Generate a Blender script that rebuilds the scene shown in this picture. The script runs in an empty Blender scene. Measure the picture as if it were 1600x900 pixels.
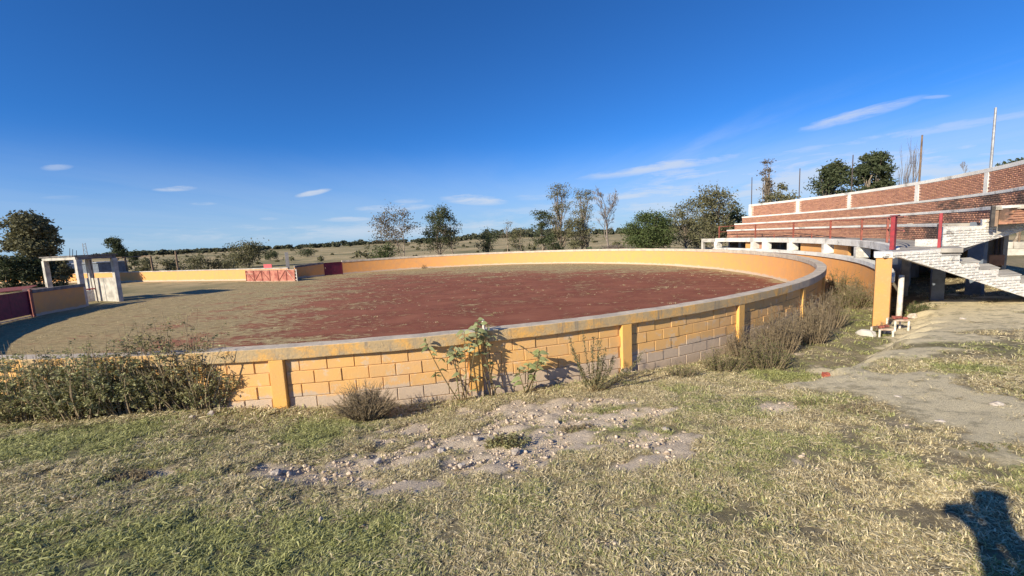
import bpy, math, random
import numpy as np
from mathutils import Vector, Matrix, Quaternion
D = bpy.data
S = bpy.context.scene
COL = S.collection
rad = math.radians
random.seed(4)
RNG = np.random.default_rng(11)

# ------------------------------------------------------------------ camera
F_PX, PITCH, ROLL, EYE = 661.3, 0.11932, -0.047509, 2.655
cam_d = D.cameras.new('camera')
cam_d.sensor_fit = 'HORIZONTAL'
cam_d.sensor_width = 36.0
cam_d.lens = 36.0 * F_PX / 1600.0
cam_d.clip_start = 0.03
cam_d.clip_end = 6000
cam = D.objects.new('camera', cam_d)
COL.objects.link(cam)
fw = Vector((0, math.cos(PITCH), -math.sin(PITCH)))
up0 = Vector((0, math.sin(PITCH), math.cos(PITCH)))
rt = Vector((1, 0, 0)) * math.cos(ROLL) + up0 * math.sin(ROLL)
up = -Vector((1, 0, 0)) * math.sin(ROLL) + up0 * math.cos(ROLL)
cam.matrix_world = Matrix(((rt.x, up.x, -fw.x, 0), (rt.y, up.y, -fw.y, 0), (rt.z, up.z, -fw.z, EYE), (0, 0, 0, 1)))
S.camera = cam

# ------------------------------------------------------------------ light
SUN_EL, SUN_AZ = 26.3, -137.2                       # degrees, math azimuth of the sun
S.view_settings.view_transform = 'Standard'
S.view_settings.look = 'None'
S.view_settings.exposure = 0.5
S.view_settings.gamma = 1.0
sd = Vector((math.cos(rad(SUN_EL)) * math.cos(rad(SUN_AZ)), math.cos(rad(SUN_EL)) * math.sin(rad(SUN_AZ)), math.sin(rad(SUN_EL))))
sun_d = D.lights.new('sun', 'SUN')
sun_d.energy = 5.0
sun_d.angle = rad(0.5)
sun_d.color = (1.0, 0.885, 0.67)
sun = D.objects.new('sun', sun_d)
sun.rotation_euler = sd.to_track_quat('Z', 'Y').to_euler()
COL.objects.link(sun)


def raydir(x, y):
    d = fw * F_PX + rt * (x - 800) + up * (450 - y)
    return d.normalized()


world = D.worlds.new('World')
S.world = world
world.use_nodes = True
wn = world.node_tree
wn.nodes.clear()


def N(t, typ, **kw):
    n = t.nodes.new(typ)
    for k, v in kw.items():
        if k == 'inp':
            for a, b in v.items():
                if hasattr(b, 'node'):
                    t.links.new(b, n.inputs[a])
                else:
                    n.inputs[a].default_value = b
        else:
            setattr(n, k, v)
    return n


def math_(t, op, a, b=0.0, c=None, clamp=False):
    n = N(t, 'ShaderNodeMath', operation=op, use_clamp=clamp, inp={0: a, 1: b})
    if c is not None:
        if hasattr(c, 'node'):
            t.links.new(c, n.inputs[2])
        else:
            n.inputs[2].default_value = c
    return n.outputs[0]


def mix_(t, f, a, b, mode='MIX'):
    n = N(t, 'ShaderNodeMix', data_type='RGBA', blend_type=mode)
    for i, v in ((0, f), (6, a), (7, b)):
        if hasattr(v, 'node'):
            t.links.new(v, n.inputs[i])
        else:
            n.inputs[i].default_value = v if i == 0 else (v[0], v[1], v[2], 1)
    return n.outputs[2]


def ramp_(t, f, lo, hi, a=0.0, b=1.0):
    n = N(t, 'ShaderNodeMapRange', clamp=True, inp={1: lo, 2: hi, 3: a, 4: b})
    n.interpolation_type = 'SMOOTHSTEP'
    t.links.new(f, n.inputs[0])
    return n.outputs[0]


def noise_(t, vec, scale, detail=4.0, rough=0.55, dist=0.0, mapping=None):
    if mapping is not None:
        m = N(t, 'ShaderNodeMapping')
        m.inputs['Scale'].default_value = mapping
        t.links.new(vec, m.inputs['Vector'])
        vec = m.outputs[0]
    n = N(t, 'ShaderNodeTexNoise', inp={'Scale': scale, 'Detail': detail, 'Roughness': rough, 'Distortion': dist})
    t.links.new(vec, n.inputs['Vector'])
    return n.outputs['Fac']


tc = N(wn, 'ShaderNodeTexCoord')
gen = tc.outputs['Generated']
sky = N(wn, 'ShaderNodeTexSky', sky_type='NISHITA')
sky.sun_disc = False
sky.sun_elevation = rad(SUN_EL)
sky.sun_rotation = rad(90 - SUN_AZ) % (2 * math.pi)
sky.altitude = 2000
sky.air_density = 1.0
sky.dust_density = 0.6
sky.ozone_density = 3.5
skyc = mix_(wn, 1.0, sky.outputs[0], (0.29, 0.80, 1.36), 'MULTIPLY')
sep = N(wn, 'ShaderNodeSeparateXYZ', inp={0: gen})
zz = sep.outputs[2]
# pale band close to the horizon
hz = ramp_(wn, zz, 0.0, 0.21, 1.0, 0.0)
skyc = mix_(wn, math_(wn, 'MULTIPLY', hz, 0.68), skyc, (3.9, 5.3, 7.1))
# cirrus streaks: noise on a flat layer overhead, strongest low on the right
zc = math_(wn, 'MAXIMUM', math_(wn, 'ADD', zz, 0.02), 0.03)
px_ = math_(wn, 'DIVIDE', sep.outputs[0], zc)
py_ = math_(wn, 'DIVIDE', sep.outputs[1], zc)
cv = N(wn, 'ShaderNodeCombineXYZ', inp={0: px_, 1: py_, 2: 0.0}).outputs[0]
mp = N(wn, 'ShaderNodeMapping')
mp.inputs['Rotation'].default_value = (0, 0, rad(-38))
mp.inputs['Scale'].default_value = (0.42, 0.11, 1)
wn.links.new(cv, mp.inputs['Vector'])
cn = noise_(wn, mp.outputs[0], 1.4, 7, 0.6, 0.35)
cl = ramp_(wn, cn, 0.50, 0.78, 0.0, 0.35)
em = math_(wn, 'MULTIPLY', ramp_(wn, zz, 0.02, 0.07), ramp_(wn, zz, 0.13, 0.27, 1, 0))
azm = ramp_(wn, sep.outputs[0], -0.45, 0.45, 0.18, 1.0)
cl = math_(wn, 'MULTIPLY', math_(wn, 'MULTIPLY', cl, em), azm)
# haze bank low on the right
bank = math_(wn, 'MULTIPLY', ramp_(wn, zz, 0.07, 0.24, 1.0, 0.0), ramp_(wn, sep.outputs[0], -0.2, 0.5, 0.35, 1.0))
bank = math_(wn, 'MULTIPLY', bank, ramp_(wn, noise_(wn, mp.outputs[0], 0.8, 6, 0.62, 0.4), 0.25, 0.62))
cl = math_(wn, 'MAXIMUM', cl, math_(wn, 'MULTIPLY', bank, 0.42))
# single wisps: pixel of the middle, half length and half width in pixels, slope, strength
wob = noise_(wn, gen, 5.0, 7, 0.68, 0.3, (1.2, 1.2, 7.5))
for (x, y, a, b, sl, st) in ((278, 295, 36, 4.0, 3, .85), (490, 302, 28, 4.0, 12, .9), (90, 262, 26, 5, 4, .45), (95, 308, 34, 3, 2, .3),
                             (318, 318, 24, 3, 0, .5), (160, 344, 22, 3, 2, .3), (740, 313, 52, 8, -3, .95), (640, 314, 26, 5, 2, .55),
                             (610, 326, 70, 6, 3, .75), (545, 343, 46, 4, 1, .7), (1335, 182, 95, 9, 15, .75), (1030, 262, 130, 9, 8, .85), (1240, 238, 130, 6, 9, .5), (1120, 300, 330, 36, 7, .85), (1480, 262, 300, 36, 7, .8), (720, 356, 420, 15, 2, .7), (1120, 350, 500, 30, 4, .75), (230, 376, 330, 14, 3, .30), (900, 330, 200, 14, 4, .45),
                             (1440, 207, 240, 9, 9, .55), (850, 305, 50, 9, 6, .45), (1460, 152, 25, 3, 4, .4), (420, 342, 18, 3, 0, .3)):
    c = raydir(x, y)
    u = (raydir(x + 20, y - 20 * math.tan(rad(sl))) - c).normalized()
    v = c.cross(u).normalized()
    k = (raydir(x + 10, y) - raydir(x - 10, y)).length / 20.0
    k2 = (raydir(x, y + 10) - raydir(x, y - 10)).length / 20.0
    du = N(wn, 'ShaderNodeVectorMath', operation='DOT_PRODUCT', inp={0: gen, 1: u}).outputs['Value']
    dv = N(wn, 'ShaderNodeVectorMath', operation='DOT_PRODUCT', inp={0: gen, 1: v}).outputs['Value']
    du = math_(wn, 'DIVIDE', math_(wn, 'SUBTRACT', du, u.dot(c)), a * k)
    dv = math_(wn, 'ADD', dv, math_(wn, 'MULTIPLY', math_(wn, 'SUBTRACT', wob, 0.5), b * k2 * 2.2))
    dv = math_(wn, 'DIVIDE', math_(wn, 'SUBTRACT', dv, v.dot(c)), b * k2)
    r2 = math_(wn, 'ADD', math_(wn, 'MULTIPLY', du, du), math_(wn, 'MULTIPLY', dv, dv))
    front = N(wn, 'ShaderNodeVectorMath', operation='DOT_PRODUCT', inp={0: gen, 1: c}).outputs['Value']
    g = math_(wn, 'MULTIPLY', ramp_(wn, r2, 0.0, 1.6, st, 0.0), math_(wn, 'GREATER_THAN', front, 0.3))
    g = math_(wn, 'MULTIPLY', g, ramp_(wn, wob, 0.34, 0.62, 0.15, 1.0))
    cl = math_(wn, 'MAXIMUM', cl, g)
skyc = mix_(wn, math_(wn, 'MULTIPLY', cl, 0.85), skyc, (6.6, 7.1, 7.9))
bg = N(wn, 'ShaderNodeBackground')
wn.links.new(skyc, bg.inputs[0])
bg.inputs[1].default_value = 0.075
wo = N(wn, 'ShaderNodeOutputWorld')
wn.links.new(bg.outputs[0], wo.inputs[0])

# ------------------------------------------------------------------ places
C = np.array([-5.2396, 25.9292])                     # middle of the ring
R0 = 19.615                                          # radius of the ring wall
ZTOP, ZIN = 1.162, -0.191


def rayn(x, y):
    return np.array(fw * F_PX + rt * (x - 800) + up * (450 - y))


def hit(x, y, z):                                    # where the sight line meets a level
    r = rayn(x, y)
    t = (z - EYE) / r[2]
    return r[:2] * t


def at_depth(x, y, Y):                               # where it meets a plane of constant Y
    r = rayn(x, y)
    t = Y / r[1]
    return np.array([r[0] * t, Y, EYE + r[2] * t])


def at_dist(x, y, dist):
    r = rayn(x, y)
    t = dist / np.hypot(r[0], r[1])
    return np.array([r[0] * t, r[1] * t, EYE + r[2] * t])


def atR(x, y, R):                                    # far crossing with a circle about the ring's middle
    r = rayn(x, y)
    a = r[0]**2 + r[1]**2
    b = -2 * (r[0] * C[0] + r[1] * C[1])
    c = C @ C - R * R
    t = (-b + math.sqrt(max(b * b - 4 * a * c, 0))) / (2 * a)
    return np.array([r[0] * t, r[1] * t, EYE + r[2] * t])


def pol(R, deg, z=0.0):
    a = math.radians(deg)
    return (C[0] + R * math.cos(a), C[1] + R * math.sin(a), z)


# ------------------------------------------------------------------ numeric noise
def vnoise(x, y, seed=0):
    x = np.asarray(x, float)
    y = np.asarray(y, float)
    xi = np.floor(x).astype(np.int64)
    yi = np.floor(y).astype(np.int64)
    fx = x - xi
    fy = y - yi
    fx = fx * fx * (3 - 2 * fx)
    fy = fy * fy * (3 - 2 * fy)

    def h(a, b):
        n = (a * 374761393 + b * 668265263 + seed * 1442695041) & 0xffffffff
        n = ((n ^ (n >> 13)) * 1274126177) & 0xffffffff
        return ((n ^ (n >> 16)) & 0xffff) / 65535.0
    return (h(xi, yi) * (1 - fx) + h(xi + 1, yi) * fx) * (1 - fy) + (h(xi, yi + 1) * (1 - fx) + h(xi + 1, yi + 1) * fx) * fy


def fbm(x, y, octv=4, seed=0, g=0.5):
    s = 0
    a = 1.0
    tot = 0
    for i in range(octv):
        s = s + a * vnoise(np.asarray(x) * 2**i, np.asarray(y) * 2**i, seed + i * 17)
        tot += a
        a *= g
    return s / tot


def sstep(x, a, b):
    t = np.clip((np.asarray(x, float) - a) / (b - a), 0, 1)
    return t * t * (3 - 2 * t)


# ------------------------------------------------------------------ terrain height
def ground_z(x, y, fine=True):
    x = np.asarray(x, float)
    y = np.asarray(y, float)
    dx = x - C[0]
    dy = y - C[1]
    r = np.hypot(dx, dy)
    az = np.degrees(np.arctan2(dy, dx))
    s = r - 19.7
    base = 0.03 + 0.24 * sstep(-az, 78, 90)
    plat = base + np.clip(s, 0, 9) * 0.148 * (1 - .62 * sstep(az, -58, -43))
    plat = np.minimum(plat, 1.06) + 0.0
    # ditch between ring and grandstand
    inner = -0.05
    ditch = sstep(az, -70, -62) * (1 - sstep(s + 0.10 * np.sin(az * 1.9) + 0.08 * np.sin(az * 4.3), 1.95, 2.6))
    z1 = plat * (1 - ditch) + inner * ditch
    # behind / beside the stand the ground settles, and to the left and behind the ring it is arena level
    front = sstep(-az, -20, 25) * (1 - sstep(-az, 135, 165))
    far_lvl = -0.19
    z = far_lvl + (z1 - far_lvl) * front
    d = np.hypot(x, y)
    right = sstep(az, -70, -30) * (1 - sstep(az, 10, 60))
    rise = sstep(d, 55, 380) * 2.75 + sstep(d, 60, 300) * right * 1.5
    z = z + rise + (fbm(x / 60, y / 60, 3, 5) - .5) * 2.4 * sstep(d, 90, 250)
    z = z * (1 - sstep(-y, 20, 80)) + 0.8 * sstep(-y, 20, 80)
    # under the arena the sheet drops out of the way
    z = np.where(r < 19.55, -0.45, z)
    if fine:
        near = 1 - sstep(d, 12, 20)
        near = near * (r > 19.9)
        z = z + near * ((fbm(x * 1.7, y * 1.7, 3, 9) - .5) * .04 + (fbm(x * 7, y * 7, 2, 3) - .5) * .025)
    return z


def on_ground(x, y):                                 # pixel -> point on the terrain
    z = 0.5
    for _ in range(40):
        q = hit(x, y, z)
        z = 0.5 * z + 0.5 * float(ground_z(q[0], q[1], False))
    return np.array([q[0], q[1], float(ground_z(q[0], q[1]))])


# bare soil: middle pixel, radii in metres (along x, along y)
BARE = [((480, 735), .5, .16), ((560, 720), .5, .2), ((640, 715), .55, .25), ((700, 690), .7, .35), ((610, 690), .3, .15),
        ((760, 665), .55, .35), ((840, 650), .7, .35), ((880, 680), .45, .22), ((950, 690), .5, .22), ((1040, 690), .4, .2), ((1010, 720), .4, .15), ((730, 720), .4, .16),
        ((800, 715), .5, .2), ((640, 760), .2, .1), ((1200, 640), .4, .2), ((230, 740), .25, .1), ((800, 642), .7, .35), ((880, 634), .7, .3), ((950, 655), .6, .3), ((740, 645), .4, .25), ((660, 672), .5, .25), ((530, 745), .4, .15), ((830, 690), .6, .3)]
PATH = [((1290, 592), .5, .45), ((1330, 600), .6, .5), ((1390, 606), .6, .45), ((1440, 616), .45, .28), ((1490, 628), .45, .32), ((1540, 642), .5, .32), ((1600, 655), .6, .38),
        ((1660, 665), .9, .5), ((1350, 570), .5, .35), ((1395, 552), .6, .4), ((1440, 530), .75, .6), ((1480, 510), .9, .9), ((1520, 490), 1.1, .9), ((1500, 475), 1.0, .8), ((1570, 480), 1.3, .8),
        ((1600, 500), .9, .5), ((1450, 505), .6, .6), ((1640, 470), 1.5, 1.0), ((1280, 580), .25, .2)]
GREEN = [((200, 690), .9, .35), ((90, 700), .8, .3), ((330, 690), .7, .3), ((480, 655), .7, .3), ((790, 685), .35, .2), ((700, 850), 1.2, .5),
         ((1000, 830), 1.0, .4), ((1330, 540), 1.4, 1.2), ((1320, 490), 1.5, 2.0), ((1500, 590), 1.2, .6), ((1420, 560), .8, .4), ((900, 780), .8, .3), ((100, 850), .9, .4), ((400, 850), 1, .4)]


def blobs(lst):
    out = []
    for (p, a, b) in lst:
        q = on_ground(*p)
        out.append((q[0], q[1], a, b))
    return out


BARE_W, PATH_W, GREEN_W = blobs(BARE), blobs(PATH), blobs(GREEN)


def field(lst, x, y, power=1.0):
    m = np.zeros(np.shape(x))
    for (cx, cy, a, b) in lst:
        m = np.maximum(m, np.exp(-(((x - cx) / (a * 1.45))**2 + ((y - cy) / (b * 1.55))**2)))
    return m


def bare_mask(x, y):
    n = fbm(x * 2.1, y * 2.1, 5, 21, .74)
    return sstep(field(BARE_W, x, y) + (n - .5) * 2.3, .40, .66)


def path_mask(x, y):
    n = fbm(x * 1.6, y * 1.6, 4, 31, .6)
    return sstep(field(PATH_W, x, y) + (n - .5) * 1.5, .44, .62)


def green_mask(x, y):
    left_ = sstep(-x, -3.5, 2.0) * .30 + .05
    n = fbm(x * .8, y * .8, 4, 41, .6)
    return np.clip(left_ + sstep(n, .48, .72) * .6 + field(GREEN_W, x, y) * .5 * sstep(n, .2, .6), 0, 1)


# ------------------------------------------------------------------ mesh helpers
def tag(o, label=None, cat=None, group=None, kind=None):
    if label:
        o['label'] = label
    if cat:
        o['category'] = cat
    if group:
        o['group'] = group
    if kind:
        o['kind'] = kind
    return o


def empty(name, loc, label=None, cat=None, group=None, rz=0.0):
    o = D.objects.new(name, None)
    o.location = loc
    o.rotation_euler = (0, 0, rz)
    o.empty_display_size = .2
    COL.objects.link(o)
    tag(o, label, cat, group)
    return o


class MB:
    def __init__(s):
        s.v = []
        s.f = []
        s.t = []

    def poly(s, pts, faces, tint=0.0):
        n = len(s.v)
        s.v.extend([tuple(map(float, q)) for q in pts])
        for f in faces:
            s.f.append(tuple(i + n for i in f))
            s.t.append(tint)

    def hexa(s, p, tint=0.0):                       # 8 corners: bottom ring 0-3, top ring 4-7
        s.poly(p, [(3, 2, 1, 0), (4, 5, 6, 7), (0, 1, 5, 4), (1, 2, 6, 5), (2, 3, 7, 6), (3, 0, 4, 7)], tint)

    def box(s, c, d, rz=0.0, tint=0.0, tilt=None):
        cx, cy, cz = c
        a, b, h = d[0] / 2, d[1] / 2, d[2] / 2
        m = Matrix.Rotation(rz, 3, 'Z')
        if tilt is not None:
            m = m @ tilt
        p = [Vector((cx, cy, cz)) + m @ Vector(q) for q in ((-a, -b, -h), (a, -b, -h), (a, b, -h), (-a, b, -h), (-a, -b, h), (a, -b, h), (a, b, h), (-a, b, h))]
        s.hexa(p, tint)

    def arcbox(s, r0, r1, a0, a1, z0, z1, tint=0.0):
        p = [pol(r0, a0, z0), pol(r1, a0, z0), pol(r1, a1, z0), pol(r0, a1, z0), pol(r0, a0, z1), pol(r1, a0, z1), pol(r1, a1, z1), pol(r0, a1, z1)]
        s.hexa(p, tint)

    def tube(s, pts, rs, n=6, cap=True, tint=0.0):
        pts = [Vector(q) for q in pts]
        base = len(s.v)
        m = len(pts)
        ref = Vector((0.31, 0.17, 0.93)).normalized()
        for i, q in enumerate(pts):
            t = (pts[min(i + 1, m - 1)] - pts[max(i - 1, 0)])
            t = t.normalized() if t.length > 1e-9 else Vector((0, 0, 1))
            u = t.cross(ref)
            if u.length < 1e-3:
                u = t.cross(Vector((1, 0, 0)))
            u.normalize()
            w = t.cross(u)
            for k in range(n):
                a = 2 * math.pi * k / n
                s.v.append(tuple(q + (u * math.cos(a) + w * math.sin(a)) * rs[i]))
        for i in range(m - 1):
            for k in range(n):
                k2 = (k + 1) % n
                s.f.append((base + i * n + k, base + i * n + k2, base + (i + 1) * n + k2, base + (i + 1) * n + k))
                s.t.append(tint)
        if cap:
            s.f.append(tuple(base + k for k in range(n))[::-1])
            s.t.append(tint)
            s.f.append(tuple(base + (m - 1) * n + k for k in range(n)))
            s.t.append(tint)

    def prism(s, outline, off, tint=0.0):            # outline: 3D points, off: extrusion vector
        n = len(outline)
        off = Vector(off)
        a = [Vector(q) for q in outline]
        b = [q + off for q in a]
        fs = [tuple(range(n)), tuple(range(2 * n - 1, n - 1, -1))]
        for i in range(n):
            j = (i + 1) % n
            fs.append((j, i, i + n, j + n))
        s.poly(a + b, fs, tint)

    def build(s, name, mat, parent=None, smooth=False, bevel=0.0, local=True):
        me = D.meshes.new(name)
        v = s.v
        if parent is not None and local:
            inv = parent.matrix_basis.inverted()
            v = [tuple(inv @ Vector(q)) for q in v]
        me.from_pydata(v, [], s.f)
        me.update()
        if any(s.t):
            at = me.attributes.new('tint', 'FLOAT', 'FACE')
            at.data.foreach_set('value', np.array(s.t, dtype=np.float32))
        if smooth:
            me.polygons.foreach_set('use_smooth', [True] * len(me.polygons))
        me.materials.append(mat)
        o = D.objects.new(name, me)
        COL.objects.link(o)
        if parent is not None:
            o.parent = parent
        if bevel:
            bv = o.modifiers.new('bevel', 'BEVEL')
            bv.width = bevel
            bv.segments = 2
            bv.limit_method = 'ANGLE'
        return o


def np_mesh(name, V, Fq, mat, parent=None, tint=None, smooth=False):
    """V (n,3) array, Fq (m,3|4) int array"""
    V = np.asarray(V, np.float32)
    Fq = np.asarray(Fq, np.int32)
    if parent is not None:
        V = V - np.array(parent.matrix_basis.translation, dtype=np.float32)
    me = D.meshes.new(name)
    me.vertices.add(len(V))
    me.vertices.foreach_set('co', V.ravel())
    m, k = Fq.shape
    me.loops.add(m * k)
    me.loops.foreach_set('vertex_index', Fq.ravel())
    me.polygons.add(m)
    me.polygons.foreach_set('loop_start', np.arange(0, m * k, k, dtype=np.int32))
    me.polygons.foreach_set('loop_total', np.full(m, k, dtype=np.int32))
    if smooth:
        me.polygons.foreach_set('use_smooth', np.ones(m, dtype=bool))
    me.update(calc_edges=True)
    if tint is not None:
        at = me.attributes.new('tint', 'FLOAT', 'FACE')
        at.data.foreach_set('value', np.asarray(tint, np.float32))
    me.materials.append(mat)
    o = D.objects.new(name, me)
    COL.objects.link(o)
    if parent is not None:
        o.parent = parent
    return o


# ------------------------------------------------------------------ materials
def new_mat(name):
    m = D.materials.new(name)
    m.use_nodes = True
    t = m.node_tree
    t.nodes.clear()
    out = N(t, 'ShaderNodeOutputMaterial')
    b = N(t, 'ShaderNodeBsdfPrincipled')
    b.inputs['Roughness'].default_value = 0.9
    b.inputs['Specular IOR Level'].default_value = 0.25
    t.links.new(b.outputs[0], out.inputs[0])
    g = N(t, 'ShaderNodeNewGeometry')
    return m, t, b, g.outputs['Position']


def bump(t, b, h, strength=.4, dist=.01):
    n = N(t, 'ShaderNodeBump', inp={'Strength': strength, 'Distance': dist})
    t.links.new(h, n.inputs['Height'])
    t.links.new(n.outputs[0], b.inputs['Normal'])


def setc(t, b, c):
    t.links.new(c, b.inputs['Base Color'])


def tint_val(t):
    a = N(t, 'ShaderNodeAttribute', attribute_name='tint').outputs['Fac']
    o = N(t, 'ShaderNodeObjectInfo').outputs['Random']
    return math_(t, 'FRACT', math_(t, 'ADD', a, o))


def simple(name, c, c2=None, scale=6, rough=.85, bstr=.3, bscale=40, spec=.25):
    m, t, b, P = new_mat(name)
    c2 = c2 or tuple(v * .6 for v in c)
    n = noise_(t, P, scale, 6, .6)
    setc(t, b, mix_(t, ramp_(t, n, .35, .68), c, c2))
    b.inputs['Roughness'].default_value = rough
    b.inputs['Specular IOR Level'].default_value = spec
    bump(t, b, noise_(t, P, bscale, 5, .6), bstr, .01)
    return m


def mat_yellow(name='yellow_paint', blocks=True, worn=True, base=(.82, .48, .175), worn_z=.38):
    m, t, b, P = new_mat(name)
    sepz = N(t, 'ShaderNodeSeparateXYZ', inp={0: P}).outputs[2]
    n1 = noise_(t, P, 2.2, 6, .62)
    n2 = noise_(t, P, 16, 6, .7)
    col = mix_(t, ramp_(t, n1, .3, .7), base, tuple(np.array(base) * np.array((.86, .92, 1.25))))
    if blocks:
        tv = tint_val(t)
        col = mix_(t, math_(t, 'MULTIPLY', tv, .38), col, (.74, .42, .14))
    col = mix_(t, math_(t, 'MULTIPLY', ramp_(t, n2, .52, .72), .35), col, (.66, .46, .24))
    # vertical dirt streaks
    st = noise_(t, P, 3.0, 5, .6, 0, (3.2, 3.2, .35))
    col = mix_(t, math_(t, 'MULTIPLY', ramp_(t, st, .56, .75), .28), col, (.48, .34, .18))
    if worn:
        # unpainted block at the foot of the wall
        k = math_(t, 'ADD', sepz, math_(t, 'MULTIPLY', math_(t, 'SUBTRACT', n1, .5), .30))
        if blocks:
            k = math_(t, 'ADD', k, math_(t, 'MULTIPLY', math_(t, 'SUBTRACT', tint_val(t), .5), .10))
        k = math_(t, 'ADD', k, math_(t, 'MULTIPLY', math_(t, 'SUBTRACT', n2, .5), .22))
        raw = mix_(t, n2, (.66, .52, .40), (.46, .38, .31))
        col = mix_(t, ramp_(t, k, worn_z - .03, worn_z + .04, .94, 0.0), col, raw)
        sc = ramp_(t, noise_(t, P, 5, 8, .75), .555, .61)
        if blocks:
            col = mix_(t, math_(t, 'MULTIPLY', sc, .6), col, (.66, .52, .38))
            wet = ramp_(t, math_(t, 'ADD', sepz, math_(t, 'MULTIPLY', n1, .5)), .22, .42, .55, 0)
            col = mix_(t, wet, col, (.40, .31, .23))
    setc(t, b, col)
    bump(t, b, noise_(t, P, 45, 6, .7), .55, .012)
    return m


M = {}
M['yellow_block'] = mat_yellow('yellow_block')
M['yellow_plaster'] = mat_yellow('yellow_plaster', blocks=False, worn=True, base=(.80, .385, .125), worn_z=-.06)
M['yellow_column'] = mat_yellow('yellow_column', blocks=False, worn=False, base=(.66, .34, .11))
M['yellow_pilaster'] = mat_yellow('yellow_pilaster', blocks=False, worn=True, base=(.84, .47, .13), worn_z=.14)


def mat_cap():                                        # ring beam: painted on its face, bare concrete on top
    m, t, b, P = new_mat('ring_beam_concrete')
    g = N(t, 'ShaderNodeNewGeometry')
    nz = N(t, 'ShaderNodeSeparateXYZ', inp={0: g.outputs['Normal']}).outputs[2]
    n1 = noise_(t, P, 2.6, 7, .68)
    n2 = noise_(t, P, 22, 5, .7)
    paint = mix_(t, ramp_(t, n1, .36, .56), (.80, .45, .13), (.55, .40, .22))
    paint = mix_(t, math_(t, 'MULTIPLY', ramp_(t, n2, .4, .7), .5), paint, (.36, .30, .22))
    st = noise_(t, P, 2.5, 6, .65, 0, (3, 3, .5))
    paint = mix_(t, math_(t, 'MULTIPLY', ramp_(t, st, .50, .68), .75), paint, (.27, .24, .20))
    conc = mix_(t, ramp_(t, n1, .35, .7), (.64, .55, .44), (.43, .37, .31))
    conc = mix_(t, math_(t, 'MULTIPLY', ramp_(t, n2, .5, .75), .5), conc, (.20, .19, .18))
    # the beam was never painted round the far right side
    sx = N(t, 'ShaderNodeSeparateXYZ', inp={0: P})
    un = ramp_(t, math_(t, 'ADD', math_(t, 'ADD', sx.outputs[1], 0.0), math_(t, 'MULTIPLY', math_(t, 'SUBTRACT', n1, .5), 5.0)), 9.5, 11.5)
    side = mix_(t, un, paint, conc)
    setc(t, b, mix_(t, ramp_(t, nz, .5, .8), side, conc))
    bump(t, b, noise_(t, P, 30, 7, .72), .8, .02)
    return m


M['beam'] = mat_cap()
M['mortar'] = simple('mortar', (.76, .50, .22), (.56, .42, .26), 8, .95)
M['mortar_grey'] = simple('mortar_grey', (.52, .45, .36), (.33, .28, .23), 5, .95)
M['concrete'] = simple('grey_concrete', (.44, .41, .37), (.27, .25, .23), 2.2, .9, .5, 30)
M['concrete_pale'] = simple('pale_concrete', (.56, .53, .48), (.34, .32, .29), 2.5, .9, .5, 30)
M['roof_dark'] = simple('weathered_and_shaded_concrete', (.26, .235, .22), (.13, .12, .115), 3, .9, .5, 30)


def mat_white(name, amount=.5, under=(.40, .22, .15)):
    m, t, b, P = new_mat(name)
    n1 = noise_(t, P, 1.6, 7, .68)
    n2 = noise_(t, P, 14, 7, .72, .5, (1, 1, 2.2))
    c = mix_(t, ramp_(t, n1, .35, .7), (.80, .79, .75), (.62, .60, .56))
    c = mix_(t, ramp_(t, n2, .64 - .14 * amount, .72 - .10 * amount, 0, .85), c, under)
    st = noise_(t, P, 1.1, 6, .7)
    c = mix_(t, ramp_(t, st, .56, .66, 0, .8 * amount + .25), c, (.13, .12, .11))
    setc(t, b, c)
    bump(t, b, noise_(t, P, 30, 7, .72), .6, .02)
    return m


M['white'] = mat_white('white_paint_on_concrete', .3, (.30, .28, .26))
M['white_brick'] = mat_white('flaking_white_paint_on_brick', .75)


def mat_brick():
    m, t, b, P = new_mat('red_brick')
    tv = tint_val(t)
    n1 = noise_(t, P, 9, 5, .65)
    c = mix_(t, tv, (.53, .275, .195), (.35, .175, .13))
    c = mix_(t, ramp_(t, n1, .40, .75, 0, .7), c, (.64, .36, .20))
    # soot and black mould growing on the steps towards the stairs, below the top wall
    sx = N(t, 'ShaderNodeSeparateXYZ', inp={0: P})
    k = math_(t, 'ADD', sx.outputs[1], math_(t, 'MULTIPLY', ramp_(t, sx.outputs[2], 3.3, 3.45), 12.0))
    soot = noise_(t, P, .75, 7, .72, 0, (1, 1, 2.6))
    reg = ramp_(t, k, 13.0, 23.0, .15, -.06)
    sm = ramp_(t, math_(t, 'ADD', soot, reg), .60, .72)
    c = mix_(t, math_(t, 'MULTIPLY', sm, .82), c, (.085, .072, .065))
    setc(t, b, c)
    bump(t, b, noise_(t, P, 55, 5, .7), .5, .01)
    return m


M['brick'] = mat_brick()
M['coping'] = mat_white('white_coping', .35, (.40, .37, .34))
M['brick_mortar'] = simple('brick_mortar', (.74, .50, .39), (.52, .36, .28), 1.5, .95)
M['soot'] = simple('soot_blackened_render', (.055, .05, .048), (.10, .09, .085), 5, .95)
M['brick_mortar_dark'] = simple('mortar_with_joint_shade', (.36, .25, .18), (.20, .14, .11), 1.5, .95)  # mortar of the steps, darkened to paint in the shadows of recessed joints
M['red_metal'] = simple('crimson_painted_steel', (.36, .022, .035), (.22, .02, .03), 9, .5, .1, 30, .5)
M['rust_metal'] = simple('faded_red_rusty_steel', (.36, .10, .07), (.20, .07, .05), 12, .6, .2, 30, .5)
M['dark_red'] = simple('dark_red_sheet', (.20, .022, .05), (.13, .02, .04), 5, .6, .1, 20, .4)
M['faded_red'] = simple('faded_pink_red_sheet', (.52, .22, .16), (.28, .075, .06), 2.4, .7, .1, 20, .35)
M['pink_red'] = simple('bright_pink_red_sheet', (.62, .10, .13), (.55, .12, .12), 3, .6, .1, 20, .35)
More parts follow.
